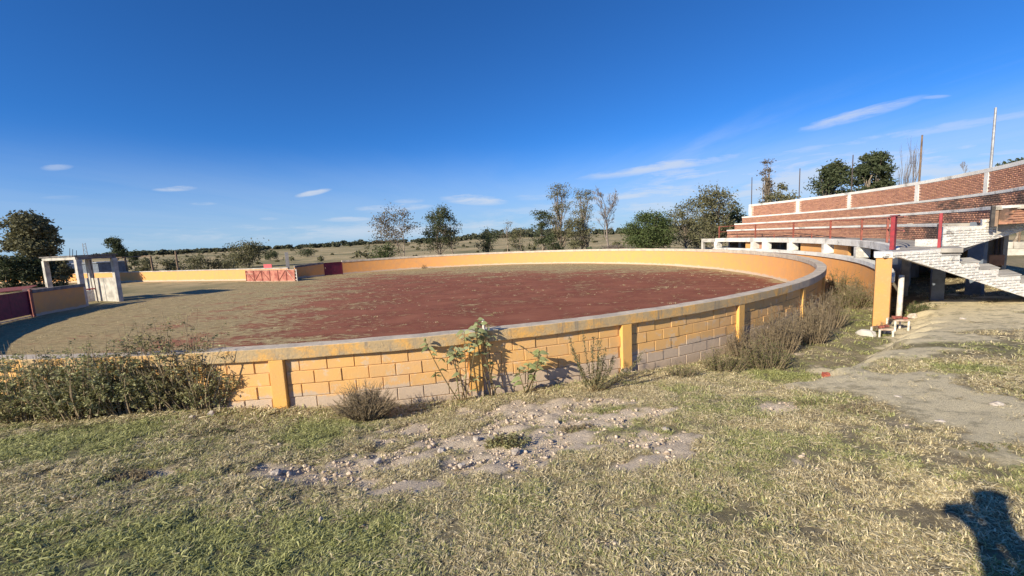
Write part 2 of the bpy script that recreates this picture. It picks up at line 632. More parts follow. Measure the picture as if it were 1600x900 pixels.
M['pale_frame'] = simple('pale_weathered_steel', (.60, .48, .38), (.36, .20, .14), 9, .7, .1, 20, .35)
M['galv'] = simple('galvanised_pipe', (.42, .43, .44), (.28, .28, .29), 12, .45, .1, 20, .6)
M['galv'].node_tree.nodes['Principled BSDF'].inputs['Metallic'].default_value = .4
M['dark_pole'] = simple('dark_rusted_pipe', (.085, .06, .055), (.05, .04, .04), 12, .6, .1, 20, .4)
M['white_plain'] = simple('white_enamel', (.78, .76, .72), (.60, .52, .44), 9, .5, .1, 30, .4)
M['wood'] = simple('weathered_timber', (.24, .17, .12), (.13, .095, .07), 8, .9, .4, 40)
M['bark'] = simple('pale_bark', (.36, .30, .24), (.17, .13, .10), 4, .9, .5, 20)
M['bark_grey'] = simple('grey_bare_bark', (.30, .25, .22), (.18, .15, .13), 4, .9, .4, 20)
M['stem'] = simple('green_brown_stem', (.20, .16, .08), (.13, .09, .05), 10, .9, .2, 30)
M['dry_stem'] = simple('dry_stem', (.33, .26, .17), (.20, .155, .105), 8, .9, .2, 30)
M['stone'] = simple('pale_stone', (.56, .50, .44), (.36, .31, .27), 9, .95, .7, 30)
M['red_stone'] = simple('broken_red_brick', (.46, .15, .10), (.36, .09, .06), 9, .95, .5, 30)
M['slate'] = simple('blue_grey_painted_column', (.17, .20, .25), (.11, .13, .16), 3, .8, .2, 30)
M['board'] = simple('orange_brown_board', (.52, .26, .14), (.38, .18, .10), 6, .8, .2, 30)
M['glass_dark'] = simple('dark_opening', (.02, .02, .022), (.03, .03, .03), 5, .5)


def mat_leaf(name, a, b_, c, trans=.25, rough=.7):
    m, t, b, P = new_mat(name)
    tv = tint_val(t)
    n = noise_(t, P, .9, 4, .6)
    col = mix_(t, tv, a, b_)
    col = mix_(t, ramp_(t, n, .42, .68), col, c)
    setc(t, b, col)
    b.inputs['Roughness'].default_value = rough
    tr = N(t, 'ShaderNodeBsdfTranslucent')
    t.links.new(col, tr.inputs[0])
    ms = N(t, 'ShaderNodeMixShader', inp={0: trans})
    out = [n_ for n_ in t.nodes if n_.type == 'OUTPUT_MATERIAL'][0]
    t.links.new(b.outputs[0], ms.inputs[1])
    t.links.new(tr.outputs[0], ms.inputs[2])
    t.links.new(ms.outputs[0], out.inputs[0])
    return m


M['leaf_dark'] = mat_leaf('dark_eucalyptus_leaf', (.055, .075, .035), (.10, .12, .06), (.075, .085, .04))
M['leaf_olive'] = mat_leaf('olive_leaf', (.12, .12, .06), (.22, .21, .12), (.14, .135, .07))
M['leaf_brown'] = mat_leaf('brown_olive_leaf', (.14, .11, .07), (.20, .16, .11), (.12, .11, .06))
M['leaf_green'] = mat_leaf('fresh_green_leaf', (.06, .09, .03), (.13, .165, .06), (.07, .095, .035))
M['leaf_bush'] = mat_leaf('shrub_leaf', (.16, .175, .06), (.50, .49, .27), (.27, .22, .10))
M['leaf_sage'] = mat_leaf('sage_leaf', (.24, .28, .12), (.46, .47, .28), (.22, .26, .10), .3)
M['weed_dry'] = mat_leaf('dry_weed', (.26, .21, .125), (.42, .36, .23), (.20, .16, .09))
M['weed_green'] = mat_leaf('green_weed', (.12, .14, .05), (.22, .22, .09), (.15, .15, .06))
M['far_leaf'] = mat_leaf('distant_woodland_leaf', (.065, .08, .045), (.11, .12, .075), (.085, .085, .055), .1)
M['cactus'] = simple('prickly_pear_green', (.12, .16, .08), (.16, .19, .10), 4, .7)


def mat_grass():
    m, t, b, P = new_mat('grass_blades')
    a = N(t, 'ShaderNodeAttribute', attribute_type='INSTANCER', attribute_name='gr').outputs['Fac']
    a2 = N(t, 'ShaderNodeAttribute', attribute_type='INSTANCER', attribute_name='rn').outputs['Fac']
    lt = N(t, 'ShaderNodeAttribute', attribute_name='tint').outputs['Fac']
    k = math_(t, 'FRACT', math_(t, 'ADD', math_(t, 'MULTIPLY', lt, 3.7), a2))
    dry = mix_(t, k, (.92, .80, .52), (.27, .21, .11))
    grn = mix_(t, k, (.17, .19, .05), (.60, .60, .27))
    sel = ramp_(t, math_(t, 'ADD', a, math_(t, 'MULTIPLY', math_(t, 'SUBTRACT', lt, .5), .7)), .28, .62)
    col = mix_(t, sel, dry, grn)
    setc(t, b, col)
    b.inputs['Roughness'].default_value = .75
    tr = N(t, 'ShaderNodeBsdfTranslucent')
    t.links.new(col, tr.inputs[0])
    ms = N(t, 'ShaderNodeMixShader', inp={0: .2})
    out = [n_ for n_ in t.nodes if n_.type == 'OUTPUT_MATERIAL'][0]
    t.links.new(b.outputs[0], ms.inputs[1])
    t.links.new(tr.outputs[0], ms.inputs[2])
    t.links.new(ms.outputs[0], out.inputs[0])
    return m


M['grass'] = mat_grass()


def mat_ground():
    m, t, b, P = new_mat('ground_soil_and_turf')
    at = lambda n: N(t, 'ShaderNodeAttribute', attribute_name=n).outputs['Fac']
    bare, path, green, far = at('bare'), at('path'), at('green'), at('far')
    n1 = noise_(t, P, 5, 6, .65)
    n2 = noise_(t, P, 38, 6, .7)
    turf = mix_(t, ramp_(t, n1, .3, .7), (.26, .21, .13), (.44, .36, .245))
    turf = mix_(t, math_(t, 'MULTIPLY', green, .75), turf, (.20, .20, .09))
    turf = mix_(t, math_(t, 'MULTIPLY', ramp_(t, n2, .4, .7), .55), turf, (.17, .14, .09))
    soil = mix_(t, n2, (.90, .76, .58), (.62, .50, .38))
    soil = mix_(t, ramp_(t, n1, .45, .7, 0, .6), soil, (.42, .34, .26))
    spk = noise_(t, P, 75, 5, .8)
    soil = mix_(t, ramp_(t, spk, .54, .62, 0, .65), soil, (.30, .23, .16))
    slab = mix_(t, n2, (.88, .77, .52), (.60, .51, .34))
    slab = mix_(t, ramp_(t, noise_(t, P, 3.5, 8, .75), .48, .62, 0, .8), slab, (.36, .31, .20))
    c = mix_(t, bare, turf, soil)
    c = mix_(t, path, c, slab)
    # distant pasture: streaks of straw, olive and bare ochre
    f1 = noise_(t, P, .035, 6, .62, .4, (1, 1.7, 1))
    f2 = noise_(t, P, .35, 6, .7)
    fc = mix_(t, ramp_(t, f1, .38, .58), (.22, .195, .095), (.46, .36, .20))
    fc = mix_(t, ramp_(t, f2, .48, .64, 0, .6), fc, (.11, .115, .05))
    c = mix_(t, far, c, fc)
    setc(t, b, c)
    bump(t, b, mix_(t, .5, n2, noise_(t, P, 90, 6, .75)), 1.0, .045)
    return m


M['ground'] = mat_ground()


def mat_arena():
    m, t, b, P = new_mat('arena_red_gravel')
    red = N(t, 'ShaderNodeAttribute', attribute_name='red').outputs['Fac']
    n1 = noise_(t, P, .55, 6, .66, 0, (.7, 1.15, 1))
    n2 = noise_(t, P, 4.2, 8, .74, 0, (.7, 1.5, 1))
    n3 = noise_(t, P, 26, 5, .75)
    gravel = mix_(t, n3, (.30, .088, .052), (.115, .038, .024))
    gravel = mix_(t, ramp_(t, n1, .35, .7), gravel, (.32, .125, .075))
    grass = mix_(t, ramp_(t, n2, .38, .62), (.48, .37, .20), (.28, .22, .11))
    grass = mix_(t, ramp_(t, n3, .45, .7, 0, .55), grass, (.20, .155, .09))
    k = math_(t, 'ADD', red, math_(t, 'MULTIPLY', math_(t, 'SUBTRACT', n2, .5), 1.9))
    k = math_(t, 'ADD', k, math_(t, 'MULTIPLY', math_(t, 'SUBTRACT', n1, .5), 1.6))
    k = math_(t, 'ADD', k, math_(t, 'MULTIPLY', math_(t, 'SUBTRACT', n3, .5), .5))
    setc(t, b, mix_(t, ramp_(t, k, .34, .64), grass, gravel))
    n4 = noise_(t, P, 70, 4, .7)
    bump(t, b, mix_(t, .5, n2, mix_(t, .5, n3, n4)), 1.0, .07)
    return m


M['arena'] = mat_arena()

# ------------------------------------------------------------------ ground sheet
def axis(lo, hi, step, far, growth=1.12):
    a = list(np.arange(lo, hi + step / 2, step))
    s = step
    right = []
    v = a[-1]
    while v < far:
        s *= growth
        v += s
        right.append(v)
    left = []
    s = step
    v = a[0]
    while v > -far:
        s *= growth
        v -= s
        left.append(v)
    return np.array(left[::-1] + a + right)


GX = axis(-11, 16.5, .075, 3500)
GY = axis(1.0, 14.5, .075, 3500)
XX, YY = np.meshgrid(GX, GY)
xf, yf = XX.ravel(), YY.ravel()
zf = ground_z(xf, yf)
bm_, pm_, gm_ = bare_mask(xf, yf), path_mask(xf, yf), green_mask(xf, yf)
rr = np.hypot(xf - C[0], yf - C[1])
aa = np.degrees(np.arctan2(yf - C[1], xf - C[0]))
# tread-in ruts and lumps on the bare patches
zf = zf - bm_ * .02 + bm_ * (fbm(xf * 5, yf * 5, 3, 77) - .5) * .12 + pm_ * .02
nx, ny = len(GX), len(GY)
idx = np.arange(nx * ny).reshape(ny, nx)
quads = np.stack([idx[:-1, :-1].ravel(), idx[:-1, 1:].ravel(), idx[1:, 1:].ravel(), idx[1:, :-1].ravel()], 1)
ground = np_mesh('ground', np.stack([xf, yf, zf], 1), quads, M['ground'], smooth=True)
tag(ground, kind='structure')
far_a = np.clip(sstep(np.hypot(xf, yf), 24, 50), 0, 1)
for nm, arr in (('bare', bm_), ('path', pm_ * (rr > 21.2)), ('green', gm_), ('far', far_a)):
    at = ground.data.attributes.new(nm, 'FLOAT', 'POINT')
    at.data.foreach_set('value', arr.astype(np.float32))

# ------------------------------------------------------------------ arena floor (runs on through the gap at the left)
vs, fs = [(0 + C[0], C[1], ZIN)], []
NA = 360
rings = list(np.linspace(.6, R0 - .02, 60))
for r in rings:
    for k in range(NA):
        a = 360.0 * k / NA
        vs.append(pol(r, a, ZIN))
V = np.array(vs)
F = []
for i in range(len(rings) - 1):
    o1, o2 = 1 + i * NA, 1 + (i + 1) * NA
    for k in range(NA):
        k2 = (k + 1) % NA
        F.append((o1 + k, o2 + k, o2 + k2, o1 + k2))
for k in range(NA):
    F.append((0, 1 + k, 1 + (k + 1) % NA, 0))
V[:, 2] += (fbm(V[:, 0] * .8, V[:, 1] * .8, 3, 2) - .5) * .05
F2 = [f if f[0] != f[3] else f[:3] for f in F]
me = D.meshes.new('arena_floor')
me.from_pydata([tuple(v) for v in V], [], F2)
me.polygons.foreach_set('use_smooth', [True] * len(me.polygons))
me.materials.append(M['arena'])
arena = D.objects.new('arena_floor', me)
COL.objects.link(arena)
tag(arena, kind='structure')


def red_amount(x, y):
    # red gravel lies in the middle and towards the near right, dry turf along the far and left walls
    dx, dy = x - C[0], y - C[1]
    r = np.hypot(dx, dy)
    q1 = hit(330, 540, ZIN)
    q2 = hit(520, 440, ZIN)
    nrm = np.array([q2[1] - q1[1], -(q2[0] - q1[0])])
    nrm = nrm / np.linalg.norm(nrm)
    s = (x - q1[0]) * nrm[0] + (y - q1[1]) * nrm[1]
    e = .22 + .78 * sstep(s, -7.5, 7.5)
    farside = 1 - .82 * sstep(dy * .92 + dx * .38, 2.5, 17.5)
    rim = 1 - sstep(r, 18.4, 19.4) * .5
    return np.clip(e * farside * rim * .78, 0, 1)


at = me.attributes.new('red', 'FLOAT', 'POINT')
at.data.foreach_set('value', red_amount(V[:, 0], V[:, 1]).astype(np.float32))

# ------------------------------------------------------------------ ring wall
# stretches of ring: the wall stands from the left gate round the front and right to the far left gate
ringw = empty('ring_wall', pol(R0, -76, 0.0), 'low round yellow block wall with a grey concrete beam, circling the red gravel ring', 'wall')
GATE_FAR = (math.degrees(math.atan2(*(atR(506, 420, 19.55)[:2] - C)[::-1])), math.degrees(math.atan2(*(atR(535, 420, 19.55)[:2] - C)[::-1])))
END_FAR = math.degrees(math.atan2(*(atR(461, 425, 19.55)[:2] - C)[::-1]))


def zdrop(a):                                        # the wall sits a little lower at the far left
    return -0.17 * float(sstep(a, 128, 140)) if a > 0 else 0.0


A0, A1 = -156.0, GATE_FAR[1]                          # from the left gate (out of frame) to the far gate
core, cap, plast = MB(), MB(), MB()
st = 1.0


def arc_strip(mb, r0, r1, a0, a1, z0, z1, step=1.0, zfun=None, wob=0.0):
    n = max(1, int(round(abs(a1 - a0) / step)))
    angs = np.linspace(a0, a1, n + 1)
    base = len(mb.v)
    for i, a in enumerate(angs):
        dz = zfun(a) if zfun else 0.0
        w = (float(fbm(a * .9, z1, 3, 8)) - .5) * wob
        w2 = (float(fbm(a * .9 + 50, z1, 3, 18)) - .5) * wob
        for (r, z) in ((r0 + w2, z0), (r1 + w, z0 + w2), (r1 + w, z1 + w), (r0 + w2, z1 + w)):
            mb.v.append(pol(r, a, z + dz))
    for i in range(n):
        p, q = base + 4 * i, base + 4 * (i + 1)
        for k in range(4):
            k2 = (k + 1) % 4
            mb.f.append((p + k, p + k2, q + k2, q + k) if a1 > a0 else (p + k2, p + k, q + k, q + k2))
            mb.t.append(0)
    mb.f.append((base, base + 1, base + 2, base + 3)[::(-1 if a1 > a0 else 1)])
    mb.t.append(0)
    e = base + 4 * n
    mb.f.append((e, e + 1, e + 2, e + 3)[::(1 if a1 > a0 else -1)])
    mb.t.append(0)


CAPB = ZTOP - .19
arc_strip(plast, 19.50, 19.56, A0, A1, -.45, CAPB, .75)
arc_strip(plast, 19.50, 19.66, GATE_FAR[0], END_FAR, -.6, CAPB, .75, zdrop)
arc_strip(core, 19.563, 19.650, A0, A1, -.45, CAPB - .001, .75)
arc_strip(cap, 19.47, 19.742, A0, A1, CAPB + .002, ZTOP, .5, None, .022)
cap2 = MB()
arc_strip(cap2, 19.47, 19.742, GATE_FAR[0], END_FAR, CAPB + .002, ZTOP, .5, zdrop, .022)
cap2.build('dark_beam', M['roof_dark'], ringw)
plast.build('plastered_inner_face', M['yellow_plaster'], ringw)
core.build('mortar_joints', M['mortar'], ringw)
cap.build('ring_beam', M['beam'], ringw, bevel=.012)
PIL = [-85.35, -76.55, -68.25, -58.85, -48.95, -39.55, -30.5, -21.5, -12.5]
a = -94.3
while a > -155:
    PIL.insert(0, a)
    a -= 9.0
pw = math.degrees(.105 / 19.7)
for a in PIL:
    mb = MB()
    mb.arcbox(19.60, 19.735, a - pw, a + pw, -.4, CAPB - .002)
    mb.build('pilaster', M['yellow_pilaster'], ringw, bevel=.008)
bl = []
BLK = .41
for j in range(len(PIL) - 1):
    b0, b1 = PIL[j] + pw + .02, PIL[j + 1] - pw - .02
    L = math.radians(b1 - b0) * 19.66
    for row in range(6):
        ztop = CAPB - .012 - row * .205
        zb = ztop - .197
        off = 0.0 if row % 2 else -.205
        x = off + (.13 * ((j * 37) % 5) / 5 - .1)
        while x < L:
            x0, x1 = max(x, 0), min(x + BLK - .009, L)
            if x1 - x0 > .05:
                q0, q1 = b0 + math.degrees(x0 / 19.66), b0 + math.degrees(x1 / 19.66)
                c = pol(19.66, (q0 + q1) / 2, (zb + ztop) / 2)
                gz = float(ground_z(pol(20.1, (q0 + q1) / 2)[0], pol(20.1, (q0 + q1) / 2)[1], False))
                if ztop > gz - .08:
                    bl.append((math.hypot(c[0], c[1]), q0, q1, zb, ztop, c))
            x += BLK
bl.sort(key=lambda b: b[0])


def vis_block(b):
    n = np.array([b[5][0] - C[0], b[5][1] - C[1]])
    return n @ (-np.array(b[5][:2])) > 0 and abs(math.degrees(math.atan2(b[5][0], b[5][1]))) < 52


order = [b for b in bl if vis_block(b)] + [b for b in bl if not vis_block(b)]
cache = {}
rest = MB()
for i, (d_, q0, q1, zb, zt, c) in enumerate(order):
    jr = random.uniform(-.006, .006)
    if i < 296:
        L = math.radians(q1 - q0) * 19.66
        key = (round(L, 2), i % 3)
        if key not in cache:
            mb = MB()
            k = key[1]
            h = .0985
            e = .005
            # block with softly chamfered face edges
            l2 = L / 2
            pts = [(-l2, 0, -h), (l2, 0, -h), (l2, 0, h), (-l2, 0, h),
                   (-l2, -.048, -h + .002), (l2, -.048, -h), (l2, -.048, h - .002), (-l2, -.048, h),
                   (-l2 + .007, -.056, -h + .007), (l2 - .007, -.056 - .002 * k, -h + .009), (l2 - .009, -.056, h - .007), (-l2 + .007, -.056 + .002 * k, h - .008)]
            fcs = [(0, 1, 2, 3), (0, 4, 5, 1), (1, 5, 6, 2), (2, 6, 7, 3), (3, 7, 4, 0), (4, 8, 9, 5), (5, 9, 10, 6), (6, 10, 11, 7), (7, 11, 8, 4), (11, 10, 9, 8)]
            mb.poly(pts, [f[::-1] for f in fcs])
            me_ = D.meshes.new('block')
            me_.from_pydata(mb.v, [], mb.f)
            me_.materials.append(M['yellow_block'])
            cache[key] = me_
        o = D.objects.new('block', cache[key])
        am = (q0 + q1) / 2
        p = pol(19.61 + jr, am, (zb + zt) / 2)
        o.parent = ringw
        o.location = Vector(p) - ringw.location
        o.rotation_euler = (random.uniform(-.012, .012), 0, math.radians(am) + math.pi / 2)
        COL.objects.link(o)
    else:
        rest.arcbox(19.60, 19.664 + jr, q0, q1, zb, zt, random.random() * .98 + .01)
tag(rest.build('block_courses', M['yellow_block'], ringw), kind='stuff')

# white pipe stub on the ring beam
mb = MB()
q = hit(756, 517, ZTOP)
mb.tube([(q[0], q[1] + .07, ZTOP - .03), (q[0] - .01, q[1] + .07, ZTOP + .17)], [.022, .022], 10)
tag(mb.build('pipe_stub', M['white_plain']), 'short white pipe stub standing on top of the near ring beam above the leafy plant', 'pipe')

# gates in the ring
def gate(p0, p1, z0, z1, mat, name, label, nslat=0, frame=M['dark_red']):
    p0, p1 = Vector((p0[0], p0[1], 0)), Vector((p1[0], p1[1], 0))
    mid = (p0 + p1) / 2
    L = (p1 - p0).length
    rz = math.atan2((p1 - p0).y, (p1 - p0).x)
    g = empty(name, (mid.x, mid.y, z0), label, 'gate', rz=rz)
    bpy.context.view_layer.update()
    H = z1 - z0
    def part(nm, boxes, m):
        b = MB()
        for (c, d, t) in boxes:
            b.box(c, d, 0, 0, t)
        return b.build(nm, m, g, local=False)
    n = max(2, int(L / .6))
    for i in range(n):
        w = L / n
        part('sheet_panel', [((-L / 2 + w * (i + .5), 0.004 * (i % 2), H / 2 + .05), (w - .006, .02, H - .16), None)], mat)
    part('top_rail', [((0, -.03, H - .03), (L, .04, .05), None)], frame)
    part('bottom_rail', [((0, -.03, .05), (L, .04, .05), None)], M['pale_frame'])
    for sx in (-1, 1):
        part('stile', [((sx * (L / 2 - .03), -.032, H / 2), (.05, .045, H), None)], frame)
    part('handle', [((-L / 2 + .12, -.07, H * .62), (.05, .03, .14), None)], M['pale_frame'])
    return g, L, H, part


ga = pol(19.55, GATE_FAR[0], 0)
gb = pol(19.55, GATE_FAR[1], 0)
gate(ga, gb, ZIN - .1, ZTOP - .10, M['dark_red'], 'metal_gate', 'dark red metal gate set in the far side of the round yellow wall')
q0 = atR(-60, 470, 19.6)
q1 = atR(45, 470, 19.6)
gate(q0, q1, ZIN, 1.13, M['dark_red'], 'metal_gate', 'dark red metal gate at the left edge of the picture beside the shaded yellow wall')
GL_AZ = math.degrees(math.atan2(q1[1] - C[1], q1[0] - C[0]))
G0_AZ = math.degrees(math.atan2(q0[1] - C[1], q0[0] - C[0]))
gp = MB()
gp.box((q1[0] + .02, q1[1] + .1, .48), (.10, .10, 1.45), 0)
tag(gp.build('gate_post', M['rust_metal']), 'slim rusty red post between the left dark gate and the shaded yellow wall', 'post')

# shaded yellow wall piece between left gate and the concrete frame
WEND = math.degrees(math.atan2(*(atR(131, 462, 19.55)[:2] - C)[::-1]))
WEND = WEND - 360 if WEND > 0 else WEND
lw = empty('yellow_wall', pol(19.6, (GL_AZ - 175.0) / 2, ZIN), 'short shaded yellow wall with dark coping between the dark red gate and the concrete frame', 'wall')
mb = MB()
arc_strip(mb, 19.5, 19.66, WEND, GL_AZ - .4, -.5, ZTOP - .17, 1)
mb.build('plaster_panel', M['yellow_plaster'], lw)
mb = MB()
arc_strip(mb, 19.45, 19.70, WEND - .2, GL_AZ - .4, ZTOP - .168, ZTOP, 1, None, .02)
mb.build('coping', M['roof_dark'], lw)
# the ring continues out of frame on the other side of that gate
mb = MB()
arc_strip(mb, 19.5, 19.66, G0_AZ + .3, -156.0, -.5, ZTOP - .17, 1)
arc_strip(mb, 19.45, 19.70, G0_AZ + .3, -156.0, ZTOP - .168, ZTOP, 1)
mb.build('wall_stretch', M['yellow_plaster'], ringw)

# concrete frame shelter at the left
ZS = ZIN - .02
Bp = np.array(hit(133, 478, ZIN))
Dp = np.array(hit(188, 471, ZIN))
ax = (Dp - Bp) / np.linalg.norm(Dp - Bp)            # towards the back
bx = np.array([-ax[1], ax[0]])                       # towards the left
def along(px, py, p0, d):
    r = rayn(px, py)[:2]
    n = np.array([-r[1], r[0]])
    return p0 - d * ((p0 @ n) / (d @ n))


Ap = along(74, 430, Bp, bx)
Cp = along(141, 425, Dp, bx)
Aw = float(np.linalg.norm(Ap - Bp))
shel = empty('concrete_frame', (float(Bp[0]), float(Bp[1]), ZIN), 'open concrete frame with four square posts under a flat slab at left', 'shelter', rz=0)
zr = 2.55
rzb = math.atan2(ax[1], ax[0])
for nm, q in (('A', Ap), ('B', Bp), ('D', Dp), ('C', Cp)):
    mb = MB()
    mb.box((q[0], q[1], (ZS + zr) / 2), (.24, .30, zr - ZS), rzb)
    mb.build('post', M['concrete_pale'], shel, bevel=.012)
for (p, q, nm) in ((Ap, Bp, 'beam'), (Bp, Dp, 'beam'), (Dp, Cp, 'beam'), (Cp, Ap, 'beam')):
    mid = (p + q) / 2
    L = np.linalg.norm(q - p)
    mb = MB()
    mb.box((mid[0], mid[1], zr + .09), (L + .10, .22, .176), math.atan2(q[1] - p[1], q[0] - p[0]))
    mb.build('beam', M['concrete_pale'] if nm == 'beam' and p is Ap else M['roof_dark'], shel, bevel=.01)  # only the sunlit beam is pale; shade of the others put into their colour
mid = (Ap + Dp) / 2
mb = MB()
mb.box((mid[0], mid[1], zr + .225), (np.linalg.norm(Dp - Bp) + .36, Aw + .34, .07), rzb)
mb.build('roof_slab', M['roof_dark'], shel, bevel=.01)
# panels standing in the doorway (two slabs, lit)
dirp = bx
pz = 1.33
PL = float(np.linalg.norm(along(134, 455, Dp, bx) - Dp))
for k, (s0, s1) in enumerate(((.12, PL * .47), (PL * .53, PL))):
    c = Dp + dirp * (s0 + s1) / 2 - ax * .02
    mb = MB()
    mb.box((c[0], c[1], (ZIN + pz) / 2 - .02 * k), (s1 - s0, .10, pz - ZIN), math.atan2(dirp[1], dirp[0]))
    mb.build('partition_panel', M['concrete_pale'], shel, bevel=.008)
# rusty pole inside and a low red and white rail seen through the frame
mb = MB()
q = (Ap * .3 + Dp * .7)
mb.tube([(q[0] - .3, q[1] + .2, ZIN), (q[0] - .38, q[1] + .2, 2.5)], [.025, .025], 6)
tag(mb.build('metal_pole', M['dark_pole']), 'thin dark pole leaning inside the open concrete frame', 'pole')
rl = empty('pen_rail', (-28.5, 28.0, ZIN), 'low red and white steel pen rail seen through the concrete frame', 'railing')
for k, (x0, x1) in enumerate(((62, 96), (96, 115), (115, 150))):
    p, q = at_dist(x0, 445, 38.5), at_dist(x1, 443, 38.5)
    mb = MB()
    mb.tube([(p[0], p[1], .62), (q[0], q[1], .62)], [.05, .05], 6)
    mb.build('rail', M['red_metal'], rl)
    mb = MB()
    mid = (p + q) / 2
    mb.box((mid[0], mid[1], .18), (float(np.linalg.norm((q - p)[:2])) - .3, .03, .72), math.atan2(q[1] - p[1], q[0] - p[0]))
    mb.build('sheet_panel', M['white_plain'], rl)
    mb = MB()
    mb.tube([(p[0], p[1], -.3), (p[0], p[1], .66)], [.05, .05], 6)
    mb.build('upright', M['rust_metal'], rl)

# left pen: dark corrugated low roofs behind the gate (a chute)
ch = empty('chute_cover', (float(q0[0]) - 1.5, float(q0[1]) + 1.5, ZIN), 'low weathered chute with a rusty sheet cover behind the dark red gate at left', 'chute')
mb = MB()
a_ = at_dist(-40, 446, 34.5)
b_ = at_dist(38, 441, 35.5)
mb.prism([(a_[0], a_[1], 1.02), (b_[0], b_[1], 1.02), (b_[0] - .9, b_[1] + 1.4, 1.15), (a_[0] - .9, a_[1] + 1.4, 1.15)], (0, 0, .05))
mb.build('sheet_cover', M['rust_metal'], ch)
mb = MB()
a2 = at_dist(34, 450, 34.6)
b2 = at_dist(72, 447, 35.2)
mb.prism([(a2[0], a2[1], ZIN - .2), (b2[0], b2[1], ZIN - .2), (b2[0], b2[1], 1.12), (a2[0], a2[1], 1.12)], (-.1, .14, 0))
mb.build('side_wall', M['concrete'], ch)
mb = MB()
mb.prism([(a_[0], a_[1], ZIN - .2), (b_[0], b_[1], ZIN - .2), (b_[0], b_[1], .8), (a_[0], a_[1], .8)], (-.1, .14, 0))
mb.build('front_wall', M['roof_dark'], ch)

# long sunlit yellow outer wall at the left back
P1 = hit(383, 440.5, ZIN) * 1.05
P0 = hit(200, 442.5, ZIN) * 1.05
dv = (P0 - P1) / np.linalg.norm(P0 - P1)
ringpt = np.array(pol(19.6, END_FAR, 0)[:2])
wall_a = P1 + dv * 48
ow = empty('boundary_wall', (float(P1[0]), float(P1[1]), ZIN), 'long straight sunlit yellow wall with pale coping beyond the ring on the left', 'wall')
bpts = [wall_a, P1, P1 - dv * 5.6]
L = 48 + 5.6
nseg = 12
ang = math.atan2(-dv[1], -dv[0])
zt = .88
for i in range(nseg):
    s0, s1 = -5.6 + L * i / nseg, -5.6 + L * (i + 1) / nseg
    c = P1 + dv * (s0 + s1) / 2
    mb = MB()
    mb.box((c[0], c[1], (zt - .9) / 2 + .0), (L / nseg - .006, .15, zt + .9 - .1), ang)
    mb.build('wall_panel', M['yellow_plaster'], ow)
mb = MB()
c = P1 + dv * (L / 2 - 5.6)
mb.box((c[0], c[1], zt - .0), (L, .2, .09), ang)
mb.build('coping', M['concrete_pale'], ow)

# red panel gate standing open at the far left of the ring
pa, pb = hit(386, 440.0, ZIN), hit(462, 439.3, ZIN)
g = empty('panel_gate', (float((pa + pb)[0] / 2), float((pa + pb)[1] / 2), ZIN), 'faded red sheet gate with diagonal braces swung open in front of the far yellow wall', 'gate',
          rz=math.atan2(pb[1] - pa[1], pb[0] - pa[0]))
bpy.context.view_layer.update()
L = float(np.linalg.norm(pb - pa))
H = 1.02
def gpart(nm, c, d, m, roty=0.0, mbx=None):
    b = MB()
    b.box(c, d, 0, 0, Matrix.Rotation(roty, 3, 'Y'))
    return b.build(nm, m, g, local=False)
ncell = 6
for i in range(ncell):
    w = L / ncell
    x = -L / 2 + w * (i + .5)
    tone = M['faded_red']
    gpart('sheet_panel', (x, .0, H / 2), (w - .01, .02, H - .06), tone)
    sgn = 1 if i in (1, 3, 4) else -1
    sgn = [-1, 1, -1, 1, 1, -1][i]
    ln = math.hypot(w, H)
    if i != 3:
        gpart('brace', (x, -.03, H / 2), (ln - .1, .03, .045), M['rust_metal'] if i not in (5,) else M['pale_frame'], -sgn * math.atan2(H, w))
for i in range(ncell + 1):
    gpart('upright', (-L / 2 + L / ncell * i, -.032, H / 2), (.05, .04, H), M['rust_metal'])
for z in (.02, H - .01):
    gpart('rail', (0, -.034, z), (L + .05, .045, .05), M['pale_frame'])
gpart('cross_rail', (-L / 2 + .45, -.036, H * .68), (.9, .04, .04), M['pale_frame'])
for i in range(4):
    gpart('ladder_rung', (L / 2 + .12, -.02, .15 + i * .27), (.2, .03, .035), M['white_plain'])
gpart('ladder_upright', (L / 2 + .22, -.02, H / 2), (.05, .05, H + .05), M['white_plain'])
gpart('back_plate', (L / 2 + .12, .02, H / 2), (.22, .015, H), M['dark_pole'])
# bright pink-red refuge board above
pc = at_dist(418, 412, float(np.hypot(*pa)) + .8)
mb = MB()
mb.box((pc[0], pc[1], .55), (1.05, .04, 1.35), g.rotation_euler[2])
tag(mb.build('refuge_board', M['pink_red']), 'bright pink-red upright board rising behind the faded braced gate', 'board')
# concrete stub column
qc = at_dist(452, 437, float(np.hypot(*pa)) + 1.2)
mb = MB()
mb.box((qc[0], qc[1], 1.0), (.30, .30, 2.5), .5)
tag(mb.build('concrete_column', M['concrete']), 'lone grey concrete column rising behind the braced red gate', 'column')

# fence posts behind the yellow boundary wall
fp_group = 'timber posts standing behind the sunlit boundary wall'
fps = []
for (x, yt, lbl) in ((199, 402, 'leaning timber post nearest the concrete frame, behind the yellow boundary wall'), (239, 400, 'middle timber post of three behind the yellow boundary wall, carrying the end of a rail'), (278, 392, 'tallest timber post, standing alone behind the yellow boundary wall')):
    p = at_dist(x, 420, float(np.hypot(*hit(x, 442, ZIN))) + 3)
    pt = at_dist(x - 4, yt, float(np.hypot(p[0], p[1])))
    mb = MB()
    mb.tube([(p[0], p[1], -.3), (pt[0], pt[1], pt[2])], [.11, .09], 6)
    o = mb.build('timber_post', M['wood'])
    tag(o, lbl, 'post', fp_group)
    fps.append(pt)
mb = MB()
mb.tube([tuple(fps[0] - np.array([3, -.5, .0])), tuple(fps[0]), tuple(fps[1])], [.06, .06, .05], 5)
tag(mb.build('timber_rail', M['wood']), 'thin timber rail spanning the two shorter posts behind the boundary wall', 'rail')

